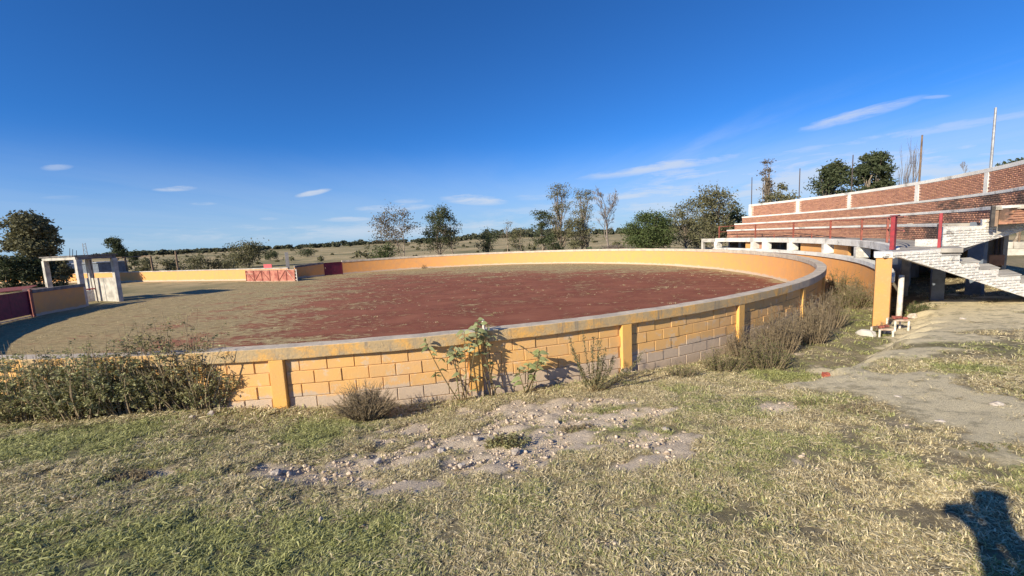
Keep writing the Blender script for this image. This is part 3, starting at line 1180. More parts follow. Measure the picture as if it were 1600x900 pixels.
# ------------------------------------------------------------------ grandstand
gs = empty('grandstand', pol(22.5, -10, 0.0), 'curved red brick grandstand with white edged steps above yellow boxes, right of the ring', 'grandstand')
SA0, SA1 = 16.2, -47.0
RW, R1, R2, R3, R4 = 21.3, 22.6, 23.3, 24.0, 24.62
ZW, Z1, Z2, Z3, Z4 = 1.85, 2.43, 2.87, 3.37, 4.27
# barrier
mb = MB()
arc_strip(mb, 21.12, 21.30, -44.5, 15.4, -.4, 1.0, 1)
mb.build('barrier_wall', M['yellow_plaster'], gs)
mb = MB()
arc_strip(mb, 21.06, 21.36, -44.5, 15.4, 1.002, 1.17, 1, None, .012)
mb.build('barrier_cap', M['white'], gs, bevel=.01)
for k in range(14):                                   # blocks showing through the thin paint of the near barrier
    pass
mb = MB()
arc_strip(mb, RW, R1 - .002, -42.7, 15.4, 1.74, ZW, 1)
mb.build('walkway_slab', M['concrete'], gs)
mb = MB()
arc_strip(mb, RW - .05, RW + .12, -43, 15.4, 1.60, ZW + .012, 1, None, .015)
mb.build('walkway_beam', M['white'], gs, bevel=.01)
for a in (15.0, 5.0, -4.9, -14.5, -24.3, -34.0):
    mb = MB()
    w = math.degrees(.14 / 21.3)
    mb.arcbox(21.14, 21.62, a - w, a + w, 1.172, 1.598)
    mb.build('pillar', M['white'], gs, bevel=.01)
mb = MB()
mb.arcbox(21.2, 21.5, 1.2, 2.5, 1.172, 1.598)
mb.build('pillar', M['white'], gs)
# yellow infill between pillars, with the dark openings left free
for (a0, a1) in ((8.0, 5.7), (-6.4, -13.9), (-15.2, -19.1), (-21.0, -23.8)):
    mb = MB()
    arc_strip(mb, 21.50, 21.62, a1, a0, 1.0, 1.738, 1)
    mb.build('infill_panel', M['yellow_column'], gs)
mb = MB()
arc_strip(mb, 21.56, 21.7, 3.0, 4.6, 1.0, 1.738, 1)
mb.build('infill_panel', M['brick'], gs)
mb = MB()
arc_strip(mb, 21.8, 22.0, -33, -25, -.3, 1.738, 1)
mb.build('block_panel', M['mortar_grey'], gs)
# tread slabs and copings
mb = MB()
for (ra, rb, z, SA1) in ((R1, R2, Z1, -33.5), (R2, R3, Z2, -38.3), (R3, R4, Z3, -39.5)):
    mb = MB()
    arc_strip(mb, ra + .004, rb + .08, SA1, SA0, z - .10, z - .004, 1)
    mb.build('step_slab', M['concrete'], gs)
    mb = MB()
    arc_strip(mb, ra - .035, ra + .20, SA1, SA0, z - .092, z, .5, None, .03)
    mb.build('step_coping', M['coping'], gs, bevel=.01)
for (ra, z0, z1, SA1) in ((R1, ZW - .1, Z1 - .094, -33.4), (R2, Z1 - .1, Z2 - .094, -38.2), (R3, Z2 - .1, Z3 - .094, -39.4)):
    mb = MB()
    arc_strip(mb, ra + .022, ra + .11, SA1, SA0 - .05, z0, z1, 1)
    mb.build('riser_core', M['brick_mortar_dark'], gs)
SA1 = -40.0
mb = MB()
arc_strip(mb, R4 + .022, R4 + .13, SA1, SA0 - .1, Z3 - .1, Z4 - .14, 1)
mb.build('top_wall_core', M['brick_mortar'], gs)
mb = MB()
arc_strip(mb, R4 + .022, R4 + .13, -29, SA0 - .1, -.5, Z3 - .1, 1)
mb.build('rear_wall', M['mortar_grey'], gs)
mb = MB()
arc_strip(mb, R4 - .015, R4 + .17, SA1, SA0, Z4 - .138, Z4, 1, None, .01)
mb.build('top_wall_coping', M['coping'], gs, bevel=.01)
mb = MB()
mb.arcbox(R1 + .1, R4 + .1, SA0 - .5, SA0 - .1, -.4, Z1 - .1)
mb.build('end_wall', M['mortar_grey'], gs)
WC = [15.9, 6.0, -3.8, -15.3, -25.8, -36.0]
for a in WC:
    mb = MB()
    w = math.degrees(.125 / 24.6)
    mb.arcbox(R4 - .012, R4 + .14, a - w, a + w, Z3 - .004, Z4 - .14)
    mb.build('wall_column', M['coping'], gs)
# sloping beams carrying the steps
for a in np.arange(12, -38, -9.8):
    mb = MB()
    w = math.degrees(.10 / 23)
    mb.poly([pol(R1 + .1, a - w, ZW - .35), pol(R1 + .1, a + w, ZW - .35), pol(R4, a + w, Z3 - .45), pol(R4, a - w, Z3 - .45),
             pol(R1 + .1, a - w, ZW - .12), pol(R1 + .1, a + w, ZW - .12), pol(R4, a + w, Z3 - .12), pol(R4, a - w, Z3 - .12)],
            [(3, 2, 1, 0), (4, 5, 6, 7), (0, 1, 5, 4), (1, 2, 6, 5), (2, 3, 7, 6), (3, 0, 4, 7)])
    mb.build('raker_beam', M['concrete'], gs)
    for rr_ in (22.4, 24.5):
        zt_ = ZW - .12 if rr_ < 23 else Z3 - .3
        mb = MB()
        mb.arcbox(rr_ - .14, rr_ + .14, a - .35, a + .35, -.4, zt_)
        mb.build('support_column', M['slate'] if a < -30 else M['concrete'], gs)
for (ra_e, rb_e, a_e, z0_e, z1_e) in ((R1 - .05, R1 + .02, -33.45, ZW, Z1 + .003), (R2 - .05, R2 + .02, -38.25, Z1 - .1, Z2 + .003)):
    mb = MB()
    mb.arcbox(ra_e, rb_e, a_e, a_e - .35, z0_e, z1_e)
    mb.build('end_pier', M['soot'], gs)
# straight end block of the second step beyond the stairs
e0, e1 = at_depth(1587, 325, 11.1), at_depth(1760, 325, 11.2)
mb = MB()
mb.box(((e0[0] + e1[0]) / 2, 11.36, (Z1 + Z2 - .08) / 2), (e1[0] - e0[0], .2, Z2 - .08 - Z1 + .1))
mb.build('end_block', M['brick'], gs)
mb = MB()
mb.box(((e0[0] + e1[0]) / 2, 11.34, Z2 - .035), (e1[0] - e0[0] + .04, .30, .075))
mb.build('end_coping', M['coping'], gs, bevel=.01)
mb = MB()
for i_ in range(7):
    for j_ in range(16):
        mb.box((e0[0] + .12 + j_ * .25 + (.125 if i_ % 2 else 0), 11.25, Z1 - .02 + i_ * .062), (.228, .04, .046), 0, random.random())
tag(mb.build('end_bricks', M['brick'], gs), kind='stuff')
# bricks
def brick_row_list():
    out = []
    def wall(R, z0, z1, a0, a1, cols=()):
        n = int((z1 - z0) / .062)
        h = (z1 - z0) / n
        for i in range(n):
            zc = z0 + h * (i + .5)
            s = 0.0 if i % 2 else .125
            L = math.radians(a0 - a1) * R
            x = s - .125
            while x < L:
                x0, x1 = max(x, 0), min(x + .228, L)
                if x1 - x0 > .04:
                    a = a0 - math.degrees((x0 + x1) / 2 / R)
                    if not any(abs(a - c) < math.degrees(.13 / R) + math.degrees((x1 - x0) / 2 / R) * .6 for c in cols):
                        out.append((R, a, zc, x1 - x0, h - .018))
                x += .25
    wall(R1, ZW, Z1 - .096, SA0 - .05, -33.3)
    wall(R2, Z1, Z2 - .096, SA0 - .05, -38.1)
    wall(R3, Z2, Z3 - .096, SA0 - .05, -39.3)
    wall(R4, Z3, Z4 - .145, SA0 - .2, -39.8, WC)
    return out
bricks = brick_row_list()
def bkey(b):
    p = pol(b[0], b[1])
    d = math.hypot(p[0], p[1])
    ang = math.degrees(math.atan2(p[0], p[1]))
    vis = ang < 50.0
    return (0 if vis else 1, -b[3] / d)
bricks.sort(key=bkey)
unit = D.meshes.new('brick')
mb = MB()
mb.poly([(-.5, .5, -.5), (.5, .5, -.5), (.5, .5, .5), (-.5, .5, .5), (-.5, -.35, -.5), (.5, -.35, -.5), (.5, -.35, .5), (-.5, -.35, .5),
         (-.47, -.5, -.42), (.47, -.5, -.4), (.47, -.5, .42), (-.47, -.5, .4)],
        [(3, 2, 1, 0), (1, 5, 4, 0), (2, 6, 5, 1), (3, 7, 6, 2), (0, 4, 7, 3), (5, 9, 8, 4), (6, 10, 9, 5), (7, 11, 10, 6), (4, 8, 11, 7), (8, 9, 10, 11)])
unit.from_pydata(mb.v, [], mb.f)
unit.materials.append(M['brick'])
rest = MB()
for i, (R, a, zc, L, h) in enumerate(bricks):
    j = random.uniform(-.007, .007)
    if i < 290:
        o = D.objects.new('brick', unit)
        o.parent = gs
        o.location = Vector(pol(R + .012 + j, a, zc + random.uniform(-.003, .003))) - gs.location
        o.rotation_euler = (0, random.uniform(-.012, .012), math.radians(a) - math.pi / 2)
        o.scale = (L, .045, h)
        COL.objects.link(o)
    else:
        w = math.degrees(L / 2 / R)
        rest.arcbox(R - .010 + j, R + .03, a - w, a + w, zc - h / 2, zc + h / 2, random.random() * .98 + .01)
tag(rest.build('brick_courses', M['brick'], gs), kind='stuff')
# bare concrete lean-to frame on the stand's far end
mb = MB()
arc_strip(mb, 21.25, 21.45, 15.45, 19.2, 1.58, 1.84, 1)
mb.build('end_beam', M['concrete_pale'], gs)
mb = MB()
mb.arcbox(21.25, 21.45, 18.7, 19.2, -.4, 1.578)
mb.build('end_post', M['concrete_pale'], gs)

# red walkway railing
rail = empty('walkway_railing', pol(21.5, -10, ZW), 'thin faded red steel railing along the edge of the grandstand walkway', 'railing')
ra_ = [15.0, 5.4, -4.5, -14.2, -22.9, -31.5]
for a in ra_:
    mb = MB()
    p = pol(21.48, a)
    mb.box((p[0], p[1], (ZW + 2.74) / 2), (.065, .065, 2.74 - ZW), rad(a))
    mb.build('upright', M['rust_metal'], rail)
for z in (2.70, 2.32):
    mb = MB()
    angs = np.linspace(15.0, -43.5, 50)
    mb.tube([pol(21.48, a, z + .012 * math.sin(a * .7)) for a in angs], [.021] * 50, 6)
    mb.build('rail', M['rust_metal'], rail)
for a in (10.2, .5, -9.3):
    mb = MB()
    p = pol(21.48, a)
    mb.box((p[0], p[1], (ZW + 2.1) / 2), (.04, .04, .26), rad(a))
    mb.build('short_upright', M['rust_metal'], rail)
# dark bar standing in for the railing's shadow line along the walkway
mb = MB()
hp = [pol(22.2 - .5 * max(0, (-a - 2) / 12)**2 * 0 - .3 * (a < -8) * ((-a - 8) / 10), a, ZW + .28 - .24 * sstep(-a, -2, 13)) for a in np.linspace(14, -15, 30)]
mb.tube(hp, [.022] * len(hp), 6)
tag(mb.build('rail_shadow_bar', M['dark_pole']), 'long curved dark bar standing in for the railing shadow along the grandstand walkway', 'bar')

# five poles on the top wall
pg = 'poles standing on top of the brick wall'
for (xp, yt, m, lbl) in ((1175, 277, 'dark_pole', 'dark thin pole at the far end of the brick grandstand wall'),
                         (1250, 263, 'dark_pole', 'dark thin pole over the second white column from the far end of the brick wall'),
                         (1333, 242, 'dark_pole', 'dark thin pole in front of the two bushy trees behind the brick wall'),
                         (1441, 211, 'wood', 'rusty grey pole beside the bare poplars behind the brick wall'),
                         (1556, 168, 'galv', 'tall pale galvanised pole nearest the stairs on the brick wall')):
    t_ = atR(xp, yt, 24.7)
    mb = MB()
    r_ = .03 if m == 'dark_pole' else .04
    mb.tube([(t_[0], t_[1], Z4 - .3), (t_[0], t_[1], Z4 + .9), (t_[0], t_[1], t_[2])], [r_, r_, r_ * .85], 8)
    tag(mb.build('metal_pole', M[m]), lbl, 'pole', pg)

# ------------------------------------------------------------------ stairs and column at the end of the stand
stc = empty('staircase', (9.5, 10.45, 0), 'two flights of flaking white painted brick stairs at the near end of the grandstand', 'stairs')
LP0 = np.array([9.15, 10.33])
LP1 = np.array([13.05, 10.78])
sdir = (LP1 - LP0) / np.linalg.norm(LP1 - LP0)
snrm = np.array([-sdir[1], sdir[0]])


def on_plane(x, y, p0, d):                            # pixel -> vertical plane through p0 along d
    r = rayn(x, y)
    n = np.array([-d[1], d[0]])
    t = (p0 @ n) / (r[:2] @ n)
    return np.array([r[0] * t, r[1] * t, EYE + r[2] * t])


def outline(pxs, p0, d):
    return [on_plane(x, y, p0, d) for x, y in pxs]


low_px = [(1383, 391), (1472, 391), (1472, 397.5), (1502, 397.5), (1502, 409), (1531.5, 409), (1531.5, 420), (1562.5, 420), (1562.5, 432), (1597, 433), (1597, 458), (1581, 456), (1408, 402.5), (1383, 402.5)]
# true level treads: build steps from plane coordinates
O = outline(low_px, LP0, sdir)
U = [float((q[:2] - LP0) @ sdir) for q in O]
zst = [1.85, 1.68, 1.47, 1.27, 1.06]
us = [U[0], U[2], U[4], U[6], U[8], U[9]]
zb = O[10][2]
prof = [(us[0], 1.85), (us[1], 1.85), (us[1], zst[1]), (us[2], zst[1]), (us[2], zst[2]), (us[3], zst[2]), (us[3], zst[3]), (us[4], zst[3]), (us[4], zst[4]), (us[5], zst[4]), (us[5], zb),
        (U[11], O[11][2]), (U[12], O[12][2]), (us[0], O[13][2])]


def pp(u, z, w=0.0):
    q = LP0 + sdir * u + snrm * w
    return (q[0], q[1], z)


WID = 1.15
SKEW = snrm * .86 + sdir * .92                        # the flight is skewed in plan, running back along the ring
mb = MB()
zu = np.interp(us[1], [U[12], U[11]], [O[12][2], O[11][2]])
mslope = (O[11][2] - O[12][2]) / (U[11] - U[12])
trd = (us[5] - us[1]) / 4
ext, zc_s, uc_s = [], zst[4], us[5]
more = []
while zc_s - .205 > .30:
    zc_s -= .205
    ext += [(uc_s, zc_s), (uc_s + trd, zc_s)]
    more.append((uc_s, uc_s + trd, zc_s))
    uc_s += trd
u_end = min(uc_s, U[12] + (.16 - O[12][2]) / mslope)
step_prof = [(us[1], zu)] + prof[2:10] + ext + [(uc_s, .12), (u_end, .12)]
mb.prism([pp(u, z, .03) for u, z in step_prof][::-1], tuple(SKEW * WID) + (0,))
mb.build('lower_flight', M['white_brick'], stc, bevel=.012)
mb = MB()
mb.prism([pp(u, z, .03) for u, z in [(us[0] + .02, 1.846), (us[1] - .002, 1.846), (us[1] - .002, zu), (U[12], O[12][2]), (us[0] + .02, O[13][2])]][::-1], tuple(snrm * .22 + sdir * .10) + (0,))
mb.build('landing_wall', M['white_brick'], stc, bevel=.01)
for (u0, u1, zt_s) in [(us[i], us[i + 1], zst[i]) for i in range(1, 5)] + more:   # worn grey treads
    mb = MB()
    mb.prism([pp(u0 + .006, zt_s + .001, .012), pp(u1 + .012, zt_s + .001, .012), pp(u1 + .012, zt_s + .026, .012), pp(u0 + .006, zt_s + .026, .012)][::-1], tuple(SKEW * WID) + (0,))
    mb.build('tread', M['concrete_pale'], stc, bevel=.008)
# brick facing of the lower flight
def inside(poly, u, z):
    c = False
    n = len(poly)
    for i in range(n):
        x1, y1 = poly[i]
        x2, y2 = poly[(i + 1) % n]
        if (y1 > z) != (y2 > z) and u < (x2 - x1) * (z - y1) / (y2 - y1) + x1:
            c = not c
    return c


unitw = unit.copy()
unitw.name = 'painted_brick'
unitw.materials.clear()
unitw.materials.append(M['white_brick'])


def face_bricks(poly, place, h=.068, L=.25, rz=0, maxn=150):
    zs = [p[1] for p in poly]
    usx = [p[0] for p in poly]
    z = min(zs) + h / 2
    row = 0
    n = 0
    while z < max(zs):
        u = min(usx) + (L / 2 if row % 2 else 0) - L / 2
        while u < max(usx) + L:
            if all(inside(poly, u + sx * (L / 2 - .02), z + sz * (h / 2 - .004)) for sx in (-1, 1) for sz in (-1, 1)) and n < maxn:
                o = D.objects.new('brick', unitw)
                o.parent = stc
                o.location = Vector(place(u, z)) - stc.location
                o.rotation_euler = (0, random.uniform(-.02, .02), rz)
                o.scale = (L - random.uniform(.012, .03), .05 + random.uniform(-.006, .008), h - .014)
                COL.objects.link(o)
                n += 1
            u += L
        z += h
        row += 1
    return n


face_bricks([(us[0], 1.85), (us[1], 1.85)] + step_prof[1:] + [(U[12], O[12][2]), (us[0], O[13][2])], lambda u, z: pp(u, z, .03), rz=math.atan2(sdir[1], sdir[0]), maxn=125)
# upper flight
UP0 = np.array([11.3, 11.62])
ud = np.array([1.0, 0.05])
ud /= np.linalg.norm(ud)
un_ = np.array([-ud[1], ud[0]])
up_px = [(1473, 354.5), (1537, 353), (1537, 342.5), (1573, 341), (1573.5, 351), (1600, 345), (1640, 331), (1700, 312), (1700, 330), (1600, 361), (1494, 392), (1473, 397)]
OU = outline(up_px, UP0, ud)
poly2 = [(float((q[:2] - UP0) @ ud), float(q[2])) for q in OU]
mb = MB()
def pu(u, z, w=0.0):
    q = UP0 + ud * u + un_ * w
    return (q[0], q[1], z)
mb.prism([pu(u, z, .03) for u, z in poly2][::-1], tuple(un_ * .32 + ud * .33) + (0,))
mb.build('upper_flight', M['white_brick'], stc, bevel=.012)
face_bricks(poly2, lambda u, z: pu(u, z, .03), rz=math.atan2(ud[1], ud[0]), maxn=172)
# landing slab behind the column
mb = MB()
l0 = LP0 + snrm * .05
pts = [pp(us[0] + .1, 1.70, .05), pp(us[1], 1.70, .05), (11.9, 12.2, 1.70), pol(21.42, -42.9, 1.70)]
pts[0] = pp(us[0] + .16, 1.70, .25)
pts[1] = pp(us[1] - .02, 1.70, .25)
pts2 = [(x, y, 1.846) for x, y, _ in pts]
mb.hexa(pts + pts2)
mb.build('landing_slab', M['concrete'], stc)
# white head block and yellow column
cc = LP0 + sdir * .27 + snrm * .26
rzc = -.68
mb = MB()
mb.box((cc[0], cc[1], .78), (.31, .40, 1.86), rzc)
mb.build('yellow_column', M['yellow_column'], stc, bevel=.015)
mb = MB()
mb.box((cc[0] - .02, cc[1] + .0, 1.785), (.36, .46, .15), rzc)
mb.build('column_head', M['white'], stc, bevel=.02)
# small white step on the landing
mb = MB()
q = on_plane(1462, 380, UP0, ud)
mb.box((q[0], q[1] + .2, 1.95), (.3, .5, .2), 0)
mb.build('kerb_block', M['white_brick'], stc, bevel=.01)
# pillars under the stairs
for (x, w, lbl) in ((1527, .28, 'slate'), (1426, .3, 'concrete')):
    q = at_dist(x, 400, 19.0 if x > 1500 else 24.0)
    mb = MB()
    mb.box((q[0], q[1], 1.0), (w * 1.2, w * 1.2, 2.9), .5)
    mb.build('support_pillar', M[lbl], stc)

# crimson posts at the landing
rp = empty('red_post', (10.17, 11.25, ZW), 'thick crimson double channel post at the corner of the landing above the yellow column', 'post', 'crimson posts on the landing')
mb = MB()
mb.box((10.12, 11.22, 2.29), (.075, .09, .88), .6)
mb.build('channel', M['red_metal'], rp, bevel=.006)
mb = MB()
mb.box((10.205, 11.27, 2.285), (.065, .08, .87), .6)
mb.build('channel', M['dark_red'], rp, bevel=.006)
mb = MB()
mb.box((10.17, 11.24, 2.745), (.24, .16, .025), .6)
mb.build('cap_plate', M['dark_red'], rp)
q = on_plane(1467, 388, np.array([11.0, 11.15]), ud)
mb = MB()
mb.box((q[0], q[1], 2.30), (.065, .065, .90), .7)
tag(mb.build('red_post', M['red_metal'], bevel=.006), 'slender single crimson post beside the white brick stair wall', 'post', 'crimson posts on the landing')

# leaning white pipe, rusty step frames, stones by the column
mb = MB()
b_ = hit(1404, 498, -.02)
t_ = on_plane(1409, 430, np.array([b_[0], b_[1] + .15]), np.array([1., 0.]))
mb.tube([(b_[0], b_[1], -.05), tuple(t_)], [.065, .06], 12)
tag(mb.build('white_pipe', M['white_plain'], smooth=True), 'thick white pipe leaning upright behind the yellow column', 'pipe')


def stand_frame(x0, x1, ytop, ybot, label, z=-.05):
    a = hit(x0, ybot, z)
    b = hit(x1, ybot, z)
    r = a + (b - a)
    e = empty('step_frame', (float((a + b)[0] / 2), float((a + b)[1] / 2), z), label, 'frame', 'rusty white step frames at the column foot')
    d = (b - a) / np.linalg.norm(b - a)
    n = np.array([-d[1], d[0]])
    h = on_plane((x0 + x1) / 2, ytop, (a + b) / 2, d)[2] - z
    for k, (s, w) in enumerate(((0, 0), (1, 0), (0, .3), (1, .3))):
        q = a + (b - a) * s + n * w
        mb = MB()
        mb.tube([(q[0], q[1], z - .05), (q[0], q[1], z + h)], [.022, .022], 6)
        mb.build('leg', M['white_plain'], e)
    for w in (0, .3):
        mb = MB()
        q0, q1 = a + n * w, b + n * w
        mb.tube([(q0[0], q0[1], z + h), (q1[0], q1[1], z + h)], [.024, .024], 6)
        mb.build('top_rail', M['pale_frame'], e)
    mb = MB()
    c = (a + b) / 2 + n * .15
    mb.box((c[0], c[1], z + h + .012), (float(np.linalg.norm(b - a)) - .04, .26, .03), math.atan2(d[1], d[0]))
    mb.build('seat_plate', M['wood'], e)
    for i in range(5):
        mb = MB()
        q = a + (b - a) * (i + .6) / 5.4 + n * random.uniform(.03, .2)
        mb.box((q[0], q[1], z + h + .05), (.06, .09, .05), random.random() * 3)
        mb.build('rubble_piece', M['rust_metal'], e, bevel=.01)


stand_frame(1374, 1395, 515, 527, 'lower rusty white step frame at the foot of the yellow column')
stand_frame(1398, 1419, 501, 519, 'taller rusty white step frame just right of the yellow column')

# hanging board beyond the stairs
q = at_dist(1557, 405, 21.0)
hb = empty('hanging_board', (q[0], q[1], q[2]), 'square orange-brown board hanging from two dark rods beyond the stairs', 'board')
a1_, a2_ = at_dist(1547, 398, 21), at_dist(1572, 415, 21)
w_ = float(np.linalg.norm((a2_ - a1_)[:2]))
mb = MB()
zc_ = float((a1_[2] + a2_[2]) / 2)
mb.box((q[0], q[1], zc_), (w_, .05, abs(a1_[2] - a2_[2])), -.55)
mb.build('panel', M['board'], hb, bevel=.02)
for x in (1556, 1563):
    t0, t1 = at_dist(x, 398, 20.95), at_dist(x + 2, 360, 20.95)
    mb = MB()
    mb.tube([tuple(t0), tuple(t1)], [.035, .035], 6)
    mb.build('rod', M['dark_pole'], hb)

# pale block wall and posts far right, behind the stand
bw = empty('block_wall', (26, 25, 0), 'pale grey block boundary wall on grass beyond the grandstand stairs', 'wall')
pa_, pb_ = at_dist(1470, 405, 40), at_dist(1680, 402, 40)
dv_ = (pb_ - pa_)[:2]
Lw = float(np.linalg.norm(dv_))
nb = int(Lw / 1.6)
for i in range(nb):
    for j in range(3):
        c = pa_[:2] + dv_ * (i + .5 + (.5 if j % 2 else 0)) / (nb + .5)
        mb = MB()
        mb.box((c[0], c[1], -.1 + j * .42), (Lw / (nb + .5) - .03, .16, .40), math.atan2(dv_[1], dv_[0]))
        mb.build('panel', M['concrete_pale'], bw)
for i in range(6):
    c = pa_[:2] + dv_ * (i * 2 + 1.3) / 12
    mb = MB()
    mb.tube([(c[0], c[1], .9), (c[0], c[1], 2.0)], [.05, .05], 6)
    mb.build('rebar_post', M['wood'], bw)

# ------------------------------------------------------------------ vegetation builders
def tube_np(V, F, T, pts, rs, n=5, tint=0.0):
    pts = np.asarray(pts, float)
    m = len(pts)
    base = sum(len(v) for v in V)
    tang = np.gradient(pts, axis=0)
    tang /= np.maximum(np.linalg.norm(tang, axis=1, keepdims=True), 1e-9)
    ref = np.array([.31, .17, .93]) if abs(tang[0, 2]) < .9 else np.array([.9, .3, .1])
    u = np.cross(tang, ref)
    u /= np.maximum(np.linalg.norm(u, axis=1, keepdims=True), 1e-9)
    w = np.cross(tang, u)
    a = np.linspace(0, 2 * np.pi, n, endpoint=False)
    ring = pts[:, None, :] + (u[:, None, :] * np.cos(a)[None, :, None] + w[:, None, :] * np.sin(a)[None, :, None]) * np.asarray(rs)[:, None, None]
    V.append(ring.reshape(-1, 3))
    i = np.arange(m - 1)[:, None] * n
    k = np.arange(n)[None, :]
    k2 = (k + 1) % n
    F.append((np.stack([i + k, i + k2, i + n + k2, i + n + k], -1).reshape(-1, 4)) + base)
    T.append(np.full((m - 1) * n, tint))


def leaves_np(pts, size, aspect=.45, droop=.0, seed=1, up=.3):
    """one bent leaf (quad) per point"""
    r = np.random.default_rng(seed)
    n = len(pts)
    d = r.normal(size=(n, 3))
    d[:, 2] = d[:, 2] * .6 - droop
    d /= np.linalg.norm(d, axis=1, keepdims=True)
    s = r.normal(size=(n, 3))
    s[:, 2] *= .7
    s = np.cross(d, s)
    s /= np.maximum(np.linalg.norm(s, axis=1, keepdims=True), 1e-9)
    L = size * r.uniform(.6, 1.35, n)[:, None]
    W = L * aspect
    nn = np.cross(d, s)
    p0 = pts - d * L * .5
    p2 = pts + d * L * .5 - np.array([0, 0, 1]) * L * droop * .3
    p1 = pts + s * W * .5 + nn * W * .12
    p3 = pts - s * W * .5 + nn * W * .12
    V = np.stack([p0, p1, p2, p3], 1).reshape(-1, 3)
    F = np.arange(n * 4).reshape(-1, 4)
    return V, F, r.uniform(.01, .99, n)


def tree(px, ytop, dist, wpx, label, leaf='leaf_dark', crown=.62, clumps=16, per=230, lean=0.0, trunks=1, lsize=.26, seed=None, name='tree', group='trees beyond the ring',
         spread=1.0, bark='bark', flat=.62, base_y=None, cr=.30, cat='tree'):
    seed = seed if seed is not None else int(px * 7 + ytop)
    r = np.random.default_rng(seed)
    top = at_dist(px, ytop, dist)
    k = dist / math.hypot(*(rayn(px, 380)[:2])) * 1.0
    scale = np.linalg.norm(at_dist(px + 5, 380, dist) - at_dist(px - 5, 380, dist)) / 10
    W = wpx * scale
    gz = float(ground_z(top[0], top[1]))
    base = np.array([top[0] - lean * W, top[1], gz - .15])
    H = top[2] - gz
    cb = gz + H * (1 - crown)
    e = empty(name, (base[0], base[1], gz), label, cat, group)
    V, F, T = [], [], []
    tr = max(.05, H * .021)
    tops = []
    for k_ in range(trunks):
        off = (k_ - (trunks - 1) / 2) * .22 * W * spread
        n = 7
        ts = np.linspace(0, 1, n)
        endx = top[0] + off
        wig = r.normal(size=(n, 2)) * .02 * H
        wig[0] = 0
        pts = np.stack([base[0] + off * .25 + (endx - base[0] - off * .25) * ts**1.2 + wig[:, 0], base[1] + wig[:, 1], base[2] + (top[2] - H * .12 - base[2]) * ts], 1)
        tube_np(V, F, T, pts, tr * (1 - ts * .85) / math.sqrt(trunks), 6)
        tops.append(pts)
    clumps = int(clumps * max(1.0, min(2.4, (top[2] - cb) / W)))
    cen = []
    tries = 0
    while len(cen) < clumps and tries < 4000:
        tries += 1
        z = r.uniform(0, 1)
        # egg-shaped envelope, widest a little above the middle
        wz = math.sqrt(max(0, 1 - ((z - flat * .85) / (.98 if z < flat * .85 else (1 - flat * .85) * 1.12))**2))
        ang = r.uniform(0, 2 * np.pi)
        q = math.sqrt(r.uniform(0.08, 1)) * wz * W / 2 * .86
        c = np.array([top[0] + q * math.cos(ang), top[1] + q * math.sin(ang) * .9, cb + z * (top[2] - cb) * .94])
        if all(np.linalg.norm((c - o) * np.array([1, 1, 1.1])) > cr * W * .42 for o in cen):
            cen.append(c)
    LP = []
    for c in cen:
        ctr = tops[r.integers(0, trunks)]
        f = np.clip((c[2] - base[2]) / (top[2] - base[2]) - r.uniform(.15, .34), .12, .9)
        i = int(f * (len(ctr) - 1))
        s = ctr[i] + (ctr[min(i + 1, len(ctr) - 1)] - ctr[i]) * (f * (len(ctr) - 1) - i)
        m_ = (s + c) / 2 + np.array([0, 0, -.06 * H * r.uniform(.2, 1)]) + r.normal(size=3) * .02 * H
        tt = np.linspace(0, 1, 6)[:, None]
        pts = (1 - tt)**2 * s + 2 * tt * (1 - tt) * m_ + tt**2 * c
        r0 = tr * .42 * (1 - f * .55)
        tube_np(V, F, T, pts, r0 * (1 - tt[:, 0] * .8), 5)
        R = cr * W * r.uniform(.45, .75)
        nsub = r.integers(5, 9)
        for _ in range(nsub):
            d = r.normal(size=3)
            d /= np.linalg.norm(d)
            d[2] = abs(d[2]) * .7
            c2 = c + d * R * r.uniform(.5, .95)
            tube_np(V, F, T, np.linspace(c, c2, 3), [r0 * .25, r0 * .16, r0 * .06], 3)
            nl = int(per * .64 / nsub)
            pp_ = r.normal(size=(nl, 3)) * R * np.array([.46, .46, .36])
            LP.append(c2 + pp_)
    if LP and per > 0:
        LV, LF, LT = leaves_np(np.concatenate(LP), lsize, .5, .35, seed)
        np_mesh('crown', LV, LF, M[leaf], e, LT)
    np_mesh('trunk', np.concatenate(V), np.concatenate(F), M[bark], e)
    return e


